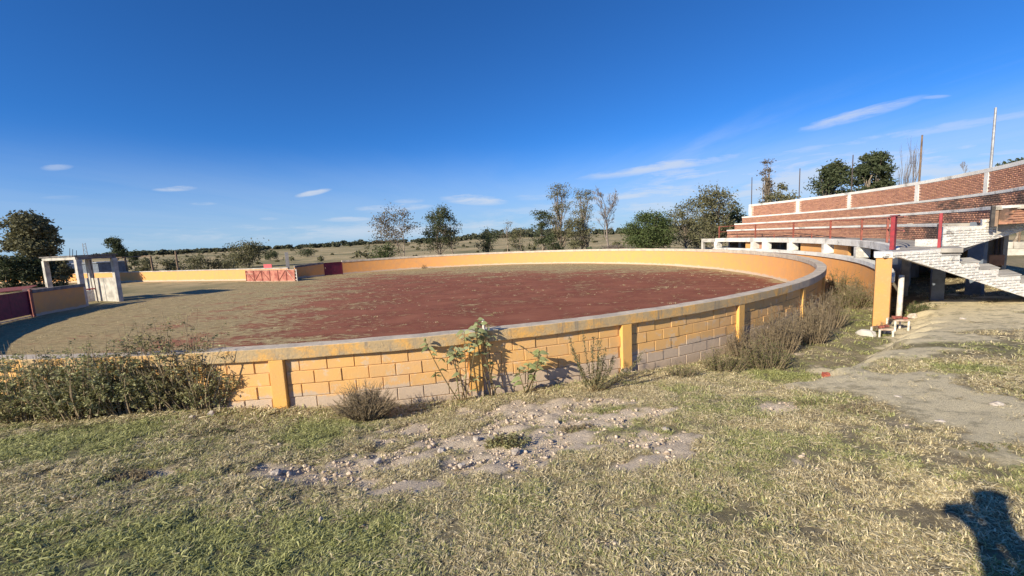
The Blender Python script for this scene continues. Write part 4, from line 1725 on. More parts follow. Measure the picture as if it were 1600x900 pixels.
def bare_tree(px, ytop, dist, wpx, label, stems=1, seed=3, name='bare_tree', upright=.5, group='trees beyond the ring', depth=4):
    r = np.random.default_rng(seed)
    top = at_dist(px, ytop, dist)
    scale = np.linalg.norm(at_dist(px + 5, 380, dist) - at_dist(px - 5, 380, dist)) / 10
    W = wpx * scale
    gz = float(ground_z(top[0], top[1]))
    H = top[2] - gz
    e = empty(name, (top[0], top[1], gz), label, 'tree', group)
    V, F, T = [], [], []
    TW = []

    def grow(p, d, L, rr_, lv):
        n = 5
        pts = [p]
        q = p.copy()
        dd = d.copy()
        for i in range(n):
            dd = dd + r.normal(size=3) * .10 + np.array([0, 0, .06 * upright])
            dd /= np.linalg.norm(dd)
            q = q + dd * L / n
            pts.append(q.copy())
        pts = np.array(pts)
        ts = np.linspace(0, 1, n + 1)
        (V if lv < 2 else TW).append if False else None
        tube_np(V, F, T, pts, rr_ * (1 - .7 * ts) + .004, 5 if lv < 2 else 3)
        if lv >= depth:
            return
        for i in range(7 if lv == 0 else 6):
            t = r.uniform(.25 if lv == 0 else .15, 1)
            j = min(int(t * n), n - 1)
            s = pts[j] + (pts[j + 1] - pts[j]) * (t * n - j)
            side = r.normal(size=3)
            side -= side @ dd * dd
            side /= np.linalg.norm(side)
            nd = dd * upright + side * (1 - upright) * .9 + np.array([0, 0, .25])
            nd /= np.linalg.norm(nd)
            grow(s, nd, L * r.uniform(.38, .62) * (1.1 - t * .4), rr_ * (1 - .7 * t) * .6 + .004, lv + 1)

    for k in range(stems):
        off = (k - (stems - 1) / 2) * W / max(stems, 1) * .8
        grow(np.array([top[0] + off, top[1] + r.normal() * .4, gz - .1]), np.array([r.normal() * .03, 0, 1.]), H * (.86 if stems == 1 else r.uniform(.78, .98)), H * .016, 0 if stems == 1 else 1)
    V_ = np.concatenate(V)
    zt_ = V_[:, 2].max() - gz
    V_[:, 2] = gz + (V_[:, 2] - gz) * H / zt_
    hw = np.percentile(np.abs(V_[:, 0] - top[0]), 98)
    V_[:, 0] = top[0] + (V_[:, 0] - top[0]) * min(1.0, W / 2 / hw)
    V_[:, 1] = top[1] + (V_[:, 1] - top[1]) * min(1.0, W / 2 / hw)
    np_mesh('branches', V_, np.concatenate(F), M['bark_grey'], e)
    return e


# left side
tree(42, 336, 62, 96, 'largest tree at the left edge, wide dark spreading crown on a pale leaning trunk', 'leaf_olive', .70, 50, 420, -.06, 1, .28, flat=.55, cr=.24)
tree(178, 373, 95, 34, 'small round eucalyptus standing just right of the concrete frame, against the sky', 'leaf_dark', .55, 26, 190, 0, 2, .26, cr=.3)
tree(382, 381, 78, 62, 'broad low grey-green bushy tree behind the yellow boundary wall', 'leaf_olive', .95, 22, 300, 0, 2, .26, cr=.3)
tree(207, 392, 100, 16, 'small dark tree behind the yellow wall between the first two timber posts', 'leaf_dark', .85, 8, 120, 0, 1, .28, cr=.4)
tree(422, 394, 110, 26, 'low dark round tree in the pasture left of the concrete column', 'leaf_dark', .9, 9, 150, 0, 1, .3, cr=.4)
tree(478, 391, 120, 26, 'rounded dark shrub tree in the pasture right of the concrete column', 'leaf_dark', .9, 9, 150, 0, 1, .3, cr=.4)
tree(615, 331, 64, 78, 'sparse brownish tree with two forking trunks beyond the far ring wall', 'leaf_brown', .62, 22, 170, -.15, 2, .26, flat=.62, cr=.27)
tree(598, 383, 58, 34, 'low dense green shrub at the foot of the sparse brownish tree', 'leaf_green', .98, 10, 260, 0, 2, .22, cr=.42, cat='shrub', name='shrub')
tree(682, 321, 66, 52, 'dark leafy eucalyptus with ragged top, left of a thinner pale one', 'leaf_dark', .78, 24, 300, 0, 2, .25, flat=.55, cr=.3)
tree(703, 339, 66, 32, 'thin pale grey eucalyptus leaning on the dark leafy one', 'leaf_olive', .62, 13, 130, 0, 1, .22, cr=.34)
tree(762, 356, 70, 30, 'short dark green tree alone beyond the far wall, left of a greyish pair', 'leaf_dark', .85, 11, 220, 0, 1, .25, cr=.4)
tree(791, 347, 80, 24, 'thin greyish half bare tree beyond the far wall', 'leaf_brown', .6, 9, 60, 0, 1, .22, cr=.36)
tree(812, 356, 76, 28, 'small olive green tree touching the thin greyish one', 'leaf_olive', .88, 10, 200, 0, 1, .24, cr=.4)
tree(848, 330, 62, 38, 'medium dark eucalyptus just left of the tallest tree', 'leaf_dark', .72, 16, 230, 0, 2, .24, cr=.33)
tree(874, 284, 62, 40, 'tallest eucalyptus beyond the middle of the far ring wall, narrow airy crown', 'leaf_olive', .80, 26, 105, 0, 1, .2, flat=.8, cr=.28)
tree(862, 372, 52, 34, 'low dark green bush under the tallest eucalyptus', 'leaf_dark', .97, 8, 240, 0, 2, .22, cr=.44, cat='shrub', name='shrub')
tree(911, 292, 60, 38, 'second tallest eucalyptus with a split airy crown, left of the bare tree', 'leaf_olive', .80, 20, 105, .05, 2, .2, flat=.75, cr=.3)
tree(898, 343, 58, 32, 'lower olive tree at the left foot of the split crowned eucalyptus', 'leaf_olive', .85, 11, 200, 0, 1, .24, cr=.38)
bare_tree(948, 290, 58, 46, 'leafless grey tree between the eucalyptus trees and the round green tree', 1, 5)
tree(1012, 334, 52, 78, 'dense round bright green tree in front of the bare pasture, right of the leafless tree', 'leaf_green', .96, 44, 520, 0, 2, .20, flat=.5, cr=.25)
tree(1070, 312, 58, 48, 'slender eucalyptus left of the large pale trunked one beside the grandstand', 'leaf_olive', .78, 20, 190, -.1, 1, .23, flat=.68, cr=.3)
tree(1117, 293, 50, 78, 'large eucalyptus with a pale forked trunk at the far end of the grandstand', 'leaf_olive', .80, 38, 260, -.08, 2, .22, flat=.68, cr=.25)
tree(1152, 320, 56, 50, 'dark tree filling the gap between the large eucalyptus and the brick steps', 'leaf_dark', .85, 18, 230, 0, 1, .23, cr=.32)
tree(1090, 345, 62, 60, 'low olive thicket tree behind the large eucalyptus', 'leaf_olive', .9, 16, 220, 0, 2, .24, cr=.34)
# behind the stand
tree(1200, 242, 46, 24, 'tall slender half bare tree behind the far end of the brick wall', 'leaf_brown', .55, 16, 55, 0, 1, .16, flat=.55, cr=.42)
tree(1212, 290, 44, 62, 'round crown peeping over the far end of the brick wall', 'leaf_olive', .6, 20, 260, 0, 2, .2, flat=.5, cr=.28)
tree(1300, 254, 42, 76, 'left of the two bushy trees behind the brick wall, sloping crown', 'leaf_dark', .75, 32, 300, .1, 2, .2, flat=.5, cr=.26)
tree(1366, 237, 42, 64, 'right and taller of the two bushy trees behind the brick wall', 'leaf_dark', .75, 32, 320, 0, 2, .2, flat=.58, cr=.27)
bare_tree(1418, 214, 48, 44, 'row of leafless upright poplar stems behind the brick wall', 9, 8, 'bare_poplars', .82, depth=3)
bare_tree(1522, 248, 60, 40, 'faint leafless crown just above the brick wall near the tallest pole', 1, 12, depth=4)
tree(1592, 247, 55, 80, 'dark crown top showing over the brick wall at the right edge', 'leaf_dark', .55, 20, 260, 0, 1, .22, flat=.5, cr=.28)

# hedge of bushes at far left behind the boundary wall
hl = ['low dark green hedge bush at the left edge behind the boundary wall', 'middle hedge bush under the largest tree', 'hedge bush just left of the concrete frame',
      'olive bush seen through the concrete frame', 'small olive bush right of the concrete frame, behind the boundary wall', 'dull green bush between the timber posts', 'wide low olive bush right of the tallest timber post', 'low bush at the left of the broad bushy tree']
for (x, yt, w, l) in zip((2, 34, 62, 90, 222, 262, 305, 345), (402, 404, 406, 404, 408, 409, 406, 409), (55, 50, 45, 40, 36, 36, 50, 44), hl):
    tree(x, yt, 60 if x < 150 else 72, w, l, 'leaf_olive' if x > 80 else 'leaf_dark', .98, 10, 230, 0, 2, .24, name='bush', group='bushes behind the boundary wall', cr=.36, cat='bush', flat=.5)

# prickly pear
cx_ = at_dist(928, 386, 50)
e = empty('prickly_pear', (cx_[0], cx_[1], float(ground_z(cx_[0], cx_[1]))), 'clump of prickly pear cactus beyond the far wall left of the leafless tree', 'cactus')
for i in range(26):
    mb = MB()
    u = random.uniform(-1.1, 1.1)
    z = .2 + random.random() * 1.3
    c = Vector((cx_[0] + u, cx_[1] + random.uniform(-.4, .4), e.location.z + z * (1 - abs(u) * .35)))
    n = 10
    t = random.uniform(-.6, .6)
    pts = []
    ry = random.uniform(-.8, .8)
    for k in range(n):
        an = 2 * math.pi * k / n
        q = Vector((math.cos(an) * .17, 0, math.sin(an) * .25))
        q.rotate(Quaternion((0, 1, 0), t))
        q.rotate(Quaternion((0, 0, 1), ry))
        pts.append(c + q)
    mb.prism(pts, Vector((0, .05, 0)))
    mb.build('pad', M['cactus'], e)
# brush pile
mbp = at_dist(962, 386, 54)
r = np.random.default_rng(9)
V, F, T = [], [], []
gz_ = float(ground_z(mbp[0], mbp[1]))
for i in range(260):
    a = r.uniform(0, 2 * np.pi)
    q = mbp[:2] + np.array([np.cos(a) * 2.1, np.sin(a) * 1.0]) * r.uniform(0, 1)
    hgt = 1.25 * (1 - ((q[0] - mbp[0]) / 2.4)**2) * r.uniform(.3, 1)
    d = r.normal(size=3) * np.array([.8, .5, .3])
    p = np.array([q[0], q[1], gz_ + hgt])
    tube_np(V, F, T, np.array([p - d * .7, p + r.normal(size=3) * .08, p + d * .7]), [.025, .02, .008], 3)
o = np_mesh('brush_pile', np.concatenate(V), np.concatenate(F), M['bark_grey'])
tag(o, 'heap of cut grey branches under the leafless tree beyond the far wall', 'brush pile')


# far woodland as a mass, pasture scrub
def far_wood():
    r = np.random.default_rng(77)
    keyx = [180, 230, 300, 350, 400, 480, 540, 600, 700, 760, 830, 900, 980, 1060, 1160, 1300, 1700]
    keyy = [398, 396, 391, 389, 387, 382, 374, 372, 369, 358, 355, 357, 353, 350, 345, 335, 320]
    P = []
    SZ = []
    for i in range(620):
        x = r.uniform(150, 1700)
        y = np.interp(x, keyx, keyy) + r.uniform(-1, 5) + 3
        dist = r.uniform(260, 400)
        top = at_dist(x, y, dist)
        gz = float(ground_z(top[0], top[1]))
        h = max(top[2] - gz, 2.0)
        w = h * r.uniform(.5, 1.0) + 1
        n = 130
        for c in range(6):
            cc_ = np.array([top[0], top[1], gz + h * r.uniform(.25, .85)]) + r.normal(size=3) * np.array([w * .35, w * .35, h * .08])
            P.append(cc_ + r.normal(size=(n // 6, 3)) * np.array([w * .2, w * .2, h * .13]))
    P = np.concatenate(P)
    V, F, T = leaves_np(P, 1.5, .7, .1, 5)
    o = np_mesh('far_woodland', V, F, M['far_leaf'], None, T)
    tag(o, 'long dark band of woodland along the horizon beyond the pasture', 'woodland', kind='stuff')
    # scrub on the pasture
    P = []
    for i in range(190):
        x = r.uniform(120, 1120)
        dist = 75 * (r.uniform(.0, 1)**1.3 * 3.0 + 1)
        q = at_dist(x, 380, dist)
        if q[1] < 55:
            continue
        gz = float(ground_z(q[0], q[1]))
        s = r.uniform(.18, .8) * (1 + (r.random() < .10))
        for c in range(3):
            P.append(np.array([q[0], q[1], gz + s * .55]) + r.normal(size=3) * s * .35 + r.normal(size=(22, 3)) * s * np.array([.4, .4, .3]))
    P = np.concatenate(P)
    V, F, T = leaves_np(P, .45, .7, .1, 6)
    o = np_mesh('pasture_scrub', V, F, M['leaf_olive'], None, T)
    tag(o, 'scattered dark low scrub dotting the dry pasture', 'scrub', kind='stuff')


far_wood()

# distant buildings at left and lattice mast
hb_ = at_dist(105, 418, 85)
gz_ = float(ground_z(hb_[0], hb_[1]))
h1 = empty('white_house', (hb_[0], hb_[1], gz_), 'small white flat roofed house seen through the concrete frame', 'house')
sc_ = np.linalg.norm(at_dist(110, 418, 85) - at_dist(100, 418, 85)) / 10
mb = MB()
mb.box((hb_[0], hb_[1], gz_ + 1.2), (16 * sc_, 3, 2.6), -.5)
mb.build('wall', M['white_plain'], h1)
mb = MB()
mb.box((hb_[0], hb_[1], gz_ + 2.58), (16 * sc_ + .3, 3.3, .14), -.5)
mb.build('roof', M['concrete'], h1)
mb = MB()
mb.box((hb_[0] + .6, hb_[1] - 1.45, gz_ + 1.0), (.9, .5, 1.9), -.5)
mb.build('door', M['dark_pole'], h1)
sb = at_dist(157, 414, 80)
gz_ = float(ground_z(sb[0], sb[1]))
h2 = empty('grey_shed', (sb[0], sb[1], gz_), 'long low blue-grey shed behind the concrete frame and its yellow wall', 'shed')
mb = MB()
mb.box((sb[0], sb[1], gz_ + .95), (5.8, 3, 2.1), -.4)
mb.build('wall', M['slate'], h2)
mb = MB()
mb.box((sb[0], sb[1], gz_ + 2.06), (6.2, 3.4, .12), -.4)
mb.build('roof', M['galv'], h2)
mt = at_dist(131, 380, 150)
gz_ = float(ground_z(mt[0], mt[1]))
ms_ = empty('lattice_mast', (mt[0], mt[1], gz_), 'faint steel lattice mast on the skyline above the concrete frame', 'mast')
for sx in (-.35, .35):
    mb = MB()
    mb.tube([(mt[0] + sx * 1.6, mt[1], gz_), (mt[0] + sx, mt[1], mt[2])], [.09, .06], 4)
    mb.build('leg', M['galv'], ms_)
for i in range(10):
    mb = MB()
    z0_ = gz_ + (mt[2] - gz_) * i / 10
    z1_ = gz_ + (mt[2] - gz_) * (i + 1) / 10
    s = 1 if i % 2 else -1
    mb.tube([(mt[0] - .42 * s, mt[1], z0_), (mt[0] + .42 * s, mt[1], z1_)], [.05, .05], 4)
    mb.build('brace', M['galv'], ms_)
# steel starter bars rising from a roof to the left of the mast
sbp = at_dist(114, 396, 60)
sbb = empty('starter_bars', (sbp[0], sbp[1], 0.0), 'thin steel starter bars rising above the roofline left of the lattice mast', 'bars')
for x in (109, 113.5, 119.5):
    a_, b_ = at_dist(x, 401, 33), at_dist(x, 388 + (x - 109) * .3, 33)
    mb = MB()
    mb.tube([tuple(a_), tuple(b_)], [.015, .012], 4)
    mb.build('bar', M['dark_pole'], sbb)

# ------------------------------------------------------------------ plants around the near wall
def shrub(center, h, wx, wy, stems, leaf, nleaf, lsize, label, seed, stemmat='dry_stem', aspect=.4, name='shrub', spread=.5, group=None, cat='shrub', low=.15, twig=3):
    r = np.random.default_rng(seed)
    e = empty(name, tuple(center), label, cat, group)
    V, F, T = [], [], []
    LP = []
    c = np.array(center)
    for i in range(stems):
        a = r.uniform(0, 2 * np.pi)
        q = math.sqrt(r.uniform(0, 1))
        b = c + np.array([math.cos(a) * wx * .5 * q * (1 - spread), math.sin(a) * wy * .5 * q * (1 - spread), 0])
        b[2] = float(ground_z(b[0], b[1])) - .03
        hh = h * r.uniform(.5, 1.0) * math.sqrt(max(.15, 1 - .75 * q * q))
        t = c + np.array([math.cos(a) * wx * .5 * q, math.sin(a) * wy * .5 * q, 0])
        t[2] = b[2] + hh
        n = 6
        ts = np.linspace(0, 1, n)[:, None]
        mid = (b + t) / 2 + r.normal(size=3) * np.array([.05, .05, .04]) * h
        pts = (1 - ts)**2 * b + 2 * ts * (1 - ts) * mid + ts**2 * t
        tube_np(V, F, T, pts, .006 * (1 - ts[:, 0] * .8) * (1 + h * .6), 3)
        for k in range(twig):
            u = r.uniform(.25, .95)
            j = min(int(u * (n - 1)), n - 2)
            s = pts[j]
            d = r.normal(size=3)
            d[2] = abs(d[2]) * .8 + .2
            d /= np.linalg.norm(d)
            t2 = s + d * hh * r.uniform(.12, .3)
            tube_np(V, F, T, np.linspace(s, t2, 3), [.0035, .0025, .001], 3)
            m_ = max(1, int(nleaf / stems / twig))
            u2 = r.uniform(0.1, 1.05, m_)[:, None]
            LP.append(s + (t2 - s) * u2 + r.normal(size=(m_, 3)) * lsize * .5)
    LP = np.concatenate(LP)
    LV, LF, LT = leaves_np(LP, lsize, aspect, .1, seed)
    np_mesh('foliage', LV, LF, M[leaf], e, LT)
    np_mesh('stems', np.concatenate(V), np.concatenate(F), M[stemmat], e)
    return e


def gp(x, y):
    return on_ground(x, y)


# the big bush group at left: several bushes
bl_ = [((45, 655), 1.32, 1.6, .9, 80, 7500, 'leftmost low bush against the near wall, olive green'),
       ((130, 652), 1.42, 1.5, .9, 80, 7500, 'second bush from the left against the near wall, thick olive leaves'),
       ((205, 645), 1.5, 1.2, .9, 80, 7500, 'middle dense dark green bush of the clump against the near wall'),
       ((262, 640), 1.6, 1.1, .8, 70, 6500, 'tallest dark green bush of the clump, twigs reaching above the ring beam'),
       ((325, 636), 1.35, 1.2, .8, 60, 4200, 'brownish open bush at the right of the clump'),
       ((375, 630), .95, .8, .5, 40, 1800, 'small reddish brown twiggy bush at the right end of the clump')]
for k, (p, h, wx, wy, st_, nl, lb) in enumerate(bl_):
    c = gp(*p)
    shrub(c, h, wx, wy, st_, 'leaf_bush', nl, .042, lb, 100 + k, 'dry_stem', .5, 'bush', .45, 'bush clump against the near wall', 'bush', twig=5)
# sparse tall twigs above
c = gp(300, 640)
shrub(c, 1.75, 1.9, .6, 34, 'leaf_bush', 1700, .042, 'thin brown twigs rising above the ring beam from the bush clump', 131, 'dry_stem', .45, 'twiggy_shrub', .6, cat='shrub', twig=5)
# round dry shrub
c = gp(572, 655)
shrub(c, .66, 1.05, .7, 260, 'weed_dry', 9000, .018, 'round dry grey-brown shrub in front of the near wall', 141, 'dry_stem', .3, 'dry_shrub', .75, cat='shrub', twig=4)


def mullein(center, h, stems, label, seed, leafn=5, ls=.14, wide=.5):
    """tall leafy plant: stiff stems carrying large drooping grey-green leaves"""
    r = np.random.default_rng(seed)
    e = empty('leafy_plant', tuple(center), label, 'plant', 'tall leafy plants at the near wall')
    V, F, T = [], [], []
    LV = []
    c = np.array(center)
    leafmesh = []
    for i in range(stems):
        a = r.uniform(0, 2 * np.pi)
        b = c + np.array([math.cos(a) * .05, math.sin(a) * .05, -.03])
        lean = r.uniform(-.5, .5) * wide * 1.2
        hh = h * r.uniform(.62, 1.0)
        t = b + np.array([lean, lean * .25 + r.uniform(-.05, .04), hh])
        ts = np.linspace(0, 1, 8)[:, None]
        mid = (b + t) / 2 + np.array([lean * .2, 0, .05])
        pts = (1 - ts)**2 * b + 2 * ts * (1 - ts) * mid + ts**2 * t
        tube_np(V, F, T, pts, .011 * (1 - ts[:, 0] * .6), 5)
        nl = leafn + r.integers(0, 4)
        for k in range(nl):
            u = r.uniform(.3, 1) ** .7 if k > 4 else 1 - k * .035
            j = min(int(u * 7), 6)
            s = pts[j] + (pts[j + 1] - pts[j]) * (u * 7 - j)
            an = r.uniform(0, 2 * np.pi)
            d = np.array([math.cos(an), math.sin(an) * .45, r.uniform(.0, .7)])
            d /= np.linalg.norm(d)
            leafmesh.append((s, d, ls * r.uniform(.55, 1.1)))
        # side shoots with small leaves
        for k in range(3):
            u = r.uniform(.2, .9)
            j = min(int(u * 7), 6)
            s = pts[j]
            d = r.normal(size=3) * np.array([1, .8, .3]) + np.array([0, 0, .5])
            d /= np.linalg.norm(d)
            q = s + d * r.uniform(.06, .2)
            tube_np(V, F, T, np.linspace(s, q, 3), [.005, .004, .003], 3)
            leafmesh.append((q, d, ls * r.uniform(.3, .55)))
            leafmesh.append((q, -d * np.array([1, 1, -.2]), ls * r.uniform(.25, .45)))
    for (s, d, L) in leafmesh:
        side = np.cross(d, np.array([-.35, -.75, .45]) + r.normal(size=3) * .35)
        side /= max(np.linalg.norm(side), 1e-6)
        n = 5
        us_ = np.linspace(0, 1, n)
        droop = r.uniform(.35, 1.1)
        cen = [s + d * L * u - np.array([0, 0, 1]) * L * droop * u * u * .8 for u in us_]
        wd = [.03, .19, .25, .17, .01]
        mbv = []
        for q, w in zip(cen, wd):
            mbv += [q - side * w * L * 1.0 + np.array([0, 0, .03 * L]), q, q + side * w * L * 1.0 + np.array([0, 0, .03 * L])]
        fv = []
        for i in range(n - 1):
            o_ = 3 * i
            fv += [(o_, o_ + 1, o_ + 4, o_ + 3), (o_ + 1, o_ + 2, o_ + 5, o_ + 4)]
        mb = MB()
        mb.poly(mbv, fv, r.uniform(.01, .99))
        mb.build('leaf', M['leaf_sage'], e, smooth=True)
    np_mesh('stems', np.concatenate(V), np.concatenate(F), M['stem'], e)
    return e


mullein(np.array(pol(19.86, -77.3, .05)), 1.48, 6, 'tallest leafy grey-green plant in front of the near wall, left of the pilaster', 201, 7, .165, .8)
mullein(np.array(pol(19.86, -75.8, .05)), 1.36, 4, 'leafy grey-green plant just right of the pilaster with a bare lower stem', 202, 6, .155, .45)
mullein(np.array(pol(19.92, -74.3, .05)), .80, 5, 'short leafy plant leaning right beside the two taller ones', 203, 7, .17, .65)


def spiky(center, h, label, seed, stems=10, leaf='weed_green'):
    r = np.random.default_rng(seed)
    e = empty('upright_weed', tuple(center), label, 'plant')
    V, F, T = [], [], []
    LP = []
    c = np.array(center)
    for i in range(stems):
        lean = r.normal(size=2) * np.array([.28, .12]) * h
        b = c + np.array([r.normal() * .03, r.normal() * .03, -.03])
        t = b + np.array([lean[0], lean[1], h * r.uniform(.4, 1)])
        ts = np.linspace(0, 1, 7)[:, None]
        mid = (b + t) / 2 + np.array([lean[0] * .25, 0, 0])
        pts = (1 - ts)**2 * b + 2 * ts * (1 - ts) * mid + ts**2 * t
        tube_np(V, F, T, pts, .007 * (1 - ts[:, 0] * .7), 4)
        for k in range(120):
            u = r.uniform(.2, 1)
            j = min(int(u * 6), 5)
            s = pts[j] + (pts[j + 1] - pts[j]) * (u * 6 - j)
            LP.append(s + r.normal(size=3) * .013)
    LV, LF, LT = leaves_np(np.array(LP), .036, .35, -.6, seed)
    np_mesh('foliage', LV, LF, M[leaf], e, LT)
    np_mesh('stems', np.concatenate(V), np.concatenate(F), M['stem'], e)


spiky(gp(930, 612), 1.02, 'upright small leaved weed in front of the near wall, alone left of a pilaster', 301, 19, 'leaf_olive')
# green tuft in the bare patch
c = gp(792, 695)
shrub(c, .16, .62, .34, 110, 'leaf_bush', 2200, .03, 'small bright green weed tuft growing in the bare soil patch', 311, 'stem', .3, 'weed_tuft', .6, cat='weed', twig=3)

# weeds along the wall right
wl = [((1065, 590), .36, .9, .5, 40, 900, 'weed_green', 'low green weeds at the wall foot right of a pilaster'),
      ((1130, 578), .55, 1.0, .7, 90, 2600, 'weed_green', 'knee high green weeds starting the overgrown corner by the wall'),
      ((1195, 572), .72, 1.1, .9, 110, 3600, 'weed_green', 'thick green weeds in front of the brown stalks by the wall'),
      ((1165, 557), .85, 1.0, .7, 110, 1600, 'weed_dry', 'brown dry weed stalks before the last but one pilaster'),
      ((1215, 548), 1.1, 1.1, .9, 150, 2600, 'weed_dry', 'tall dense brown dry weeds against the near wall'),
      ((1262, 534), 1.2, 1.2, 1.0, 160, 2800, 'weed_dry', 'tallest brown dry weeds at the shaded end of the near wall'),
      ((1290, 510), 1.15, 1.1, 1.0, 130, 1400, 'weed_dry', 'brown dry weeds between the ring wall end and the stand')]
for k, (p, h, wx, wy, st_, nl, lf, lb) in enumerate(wl):
    shrub(gp(*p), h, wx, wy, st_, lf, nl, .028, lb, 400 + k, 'dry_stem', .35, 'weed_clump', .4, 'weeds along the right of the ring wall', 'weeds', twig=5)
wl2 = [((1325, 470), 1.0, 1.5, 1.4, 90, 3000, 'weed_green', 'green and brown weeds in the passage near the stand barrier'),
       ((1352, 462), .95, 1.3, 1.4, 80, 2200, 'weed_dry', 'dry weeds left of the yellow column in the passage'),
       ((1312, 445), 1.1, 1.4, 1.6, 80, 2600, 'weed_green', 'weeds deep in the passage between ring and stand'),
       ((1425, 480), .45, 1.3, .8, 70, 2200, 'leaf_green', 'low green plants growing right behind the yellow column'),
       ((1380, 505), .30, .4, .3, 30, 300, 'weed_dry', 'dry sprigs at the foot of the yellow column')]
for k, (p, h, wx, wy, st_, nl, lf, lb) in enumerate(wl2):
    q = hit(p[0], p[1] + 8, 0.0)
    c = (q[0], q[1], float(ground_z(q[0], q[1])))
    shrub(c, h, wx, wy, st_, lf, nl, .04, lb, 450 + k, 'dry_stem', .35, 'weed_clump', .35, 'weeds in the passage beside the stand', 'weeds', twig=5)
# sapling against the far wall
q = atR(663, 421, 19.2)
r = np.random.default_rng(6)
shrub((q[0], q[1], ZIN), 1.2, .9, .4, 7, 'leaf_brown', 90, .14, 'small withered sapling against the far orange wall', 470, 'dry_stem', .4, 'sapling', .9, cat='sapling', twig=2)

for k, (p, h, wx, lf, lb) in enumerate([((1345, 640), .13, .8, 'weed_dry', 'low dark brown matted weeds on the grass just below the pale path'),
                                       ((1270, 632), .11, .5, 'weed_green', 'small low weed patch left of the matted brown weeds below the path'),
                                       ((1545, 705), .09, .5, 'weed_green', 'small weed patch on the grass near the right edge'),
                                       ((560, 700), .08, .5, 'weed_dry', 'dry brown litter weed at the upper edge of the bare patch'),
                                       ((900, 668), .09, .5, 'weed_dry', 'brown sprigs in the bare patch right of the green tuft'),
                                       ((200, 742), .09, .6, 'weed_dry', 'brown flattened weed on the grass at lower left'),
                                       ((100, 672), .10, .8, 'leaf_green', 'bright green weed patch below the left bush clump'),
                                       ((330, 676), .10, .7, 'leaf_green', 'bright green weed patch right of the first one below the bush clump')]):
    shrub(gp(*p), h, wx, wx * .5, 60, lf, 1400, .02, lb, 480 + k, 'dry_stem', .35, 'weed_tuft', .25, cat='weed', twig=4)
# ------------------------------------------------------------------ stones
def stone(p, s, seed, mat='stone', label=None, cat='stone', group='loose pale stones on the bare soil', name='stone'):
    r = np.random.default_rng(seed)
    import bmesh
    bm = bmesh.new()
    bmesh.ops.create_icosphere(bm, subdivisions=2, radius=1)
    sc = s * r.uniform(.7, 1.2, 3) * np.array([1, .8, .6])
    ph = r.uniform(0, 6, 3)
    for v in bm.verts:
        n = 1 + .16 * math.sin(v.co.x * 3 + ph[0]) + .14 * math.sin(v.co.y * 4 + ph[1]) + .12 * math.sin(v.co.z * 5 + ph[2]) + r.normal() * .05
        v.co = Vector((v.co.x * n * sc[0], v.co.y * n * sc[1], v.co.z * n * sc[2]))
    me = D.meshes.new(name)
    bm.to_mesh(me)
    bm.free()
    me.materials.append(M[mat])
    o = D.objects.new(name, me)
    o.location = p + np.array([0, 0, s * .22])
    o.rotation_euler = (0, 0, r.uniform(0, 6))
    COL.objects.link(o)
    tag(o, label, cat, group)


SL = [((745, 688), .05, 'pale stone at the left edge of the green weed tuft'), ((768, 692), .045, 'pale stone inside the green weed tuft'),
      ((805, 710), .06, 'flat pale stone just below the green weed tuft'), ((690, 706), .055, 'block shaped stone with a dark shadow left of the weed tuft'),
      ((722, 728), .05, 'stone at the lower edge of the bare patch below the weed tuft'), ((432, 738), .055, 'pale stone at the left tip of the bare patch'),
      ((626, 650), .04, 'white stone at the wall foot right of the round dry shrub'), ((650, 772), .04, 'stone on the grass below the bare patch'),
      ((502, 816), .03, 'small white stone on the grass at lower middle left'), ((1560, 636), .06, 'whitish stone on the pale path at the right'),
      ((1470, 660), .05, 'flat stone at the lower edge of the pale path'), ((330, 648), .07, 'rubble lump at the foot of the bush clump'),
      ((300, 652), .05, 'smaller rubble lump left of the one below the bush clump'), ((870, 660), .04, 'pale stone in the bare soil right of the weed tuft'),
      ((1040, 672), .04, 'pale stone at the right end of the bare patch'), ((590, 722), .045, 'stone in the middle of the bare patch'),
      ((1405, 622), .05, 'flat stone on the pale path near the red brick lump'), ((1505, 500), .07, 'pale rubble on the path below the stairs')]
for k, (p, s, lb) in enumerate(SL):
    stone(gp(*p), s, 500 + k, 'stone', lb)
stone(gp(1292, 589), .10, 600, 'red_stone', 'red lump of broken brick at the tip of the pale path', 'brick lump', None, 'brick_lump')
q = hit(1352, 524, -.05)
stone(np.array([q[0], q[1], -.05]), .17, 601, 'concrete_pale', 'grey boulder left of the yellow column foot', 'boulder', None, 'boulder')
q = hit(1425, 497, -.03)
stone(np.array([q[0], q[1], .0]), .12, 602, 'stone', 'pale rubble lump right of the yellow column foot', 'boulder', None, 'boulder')


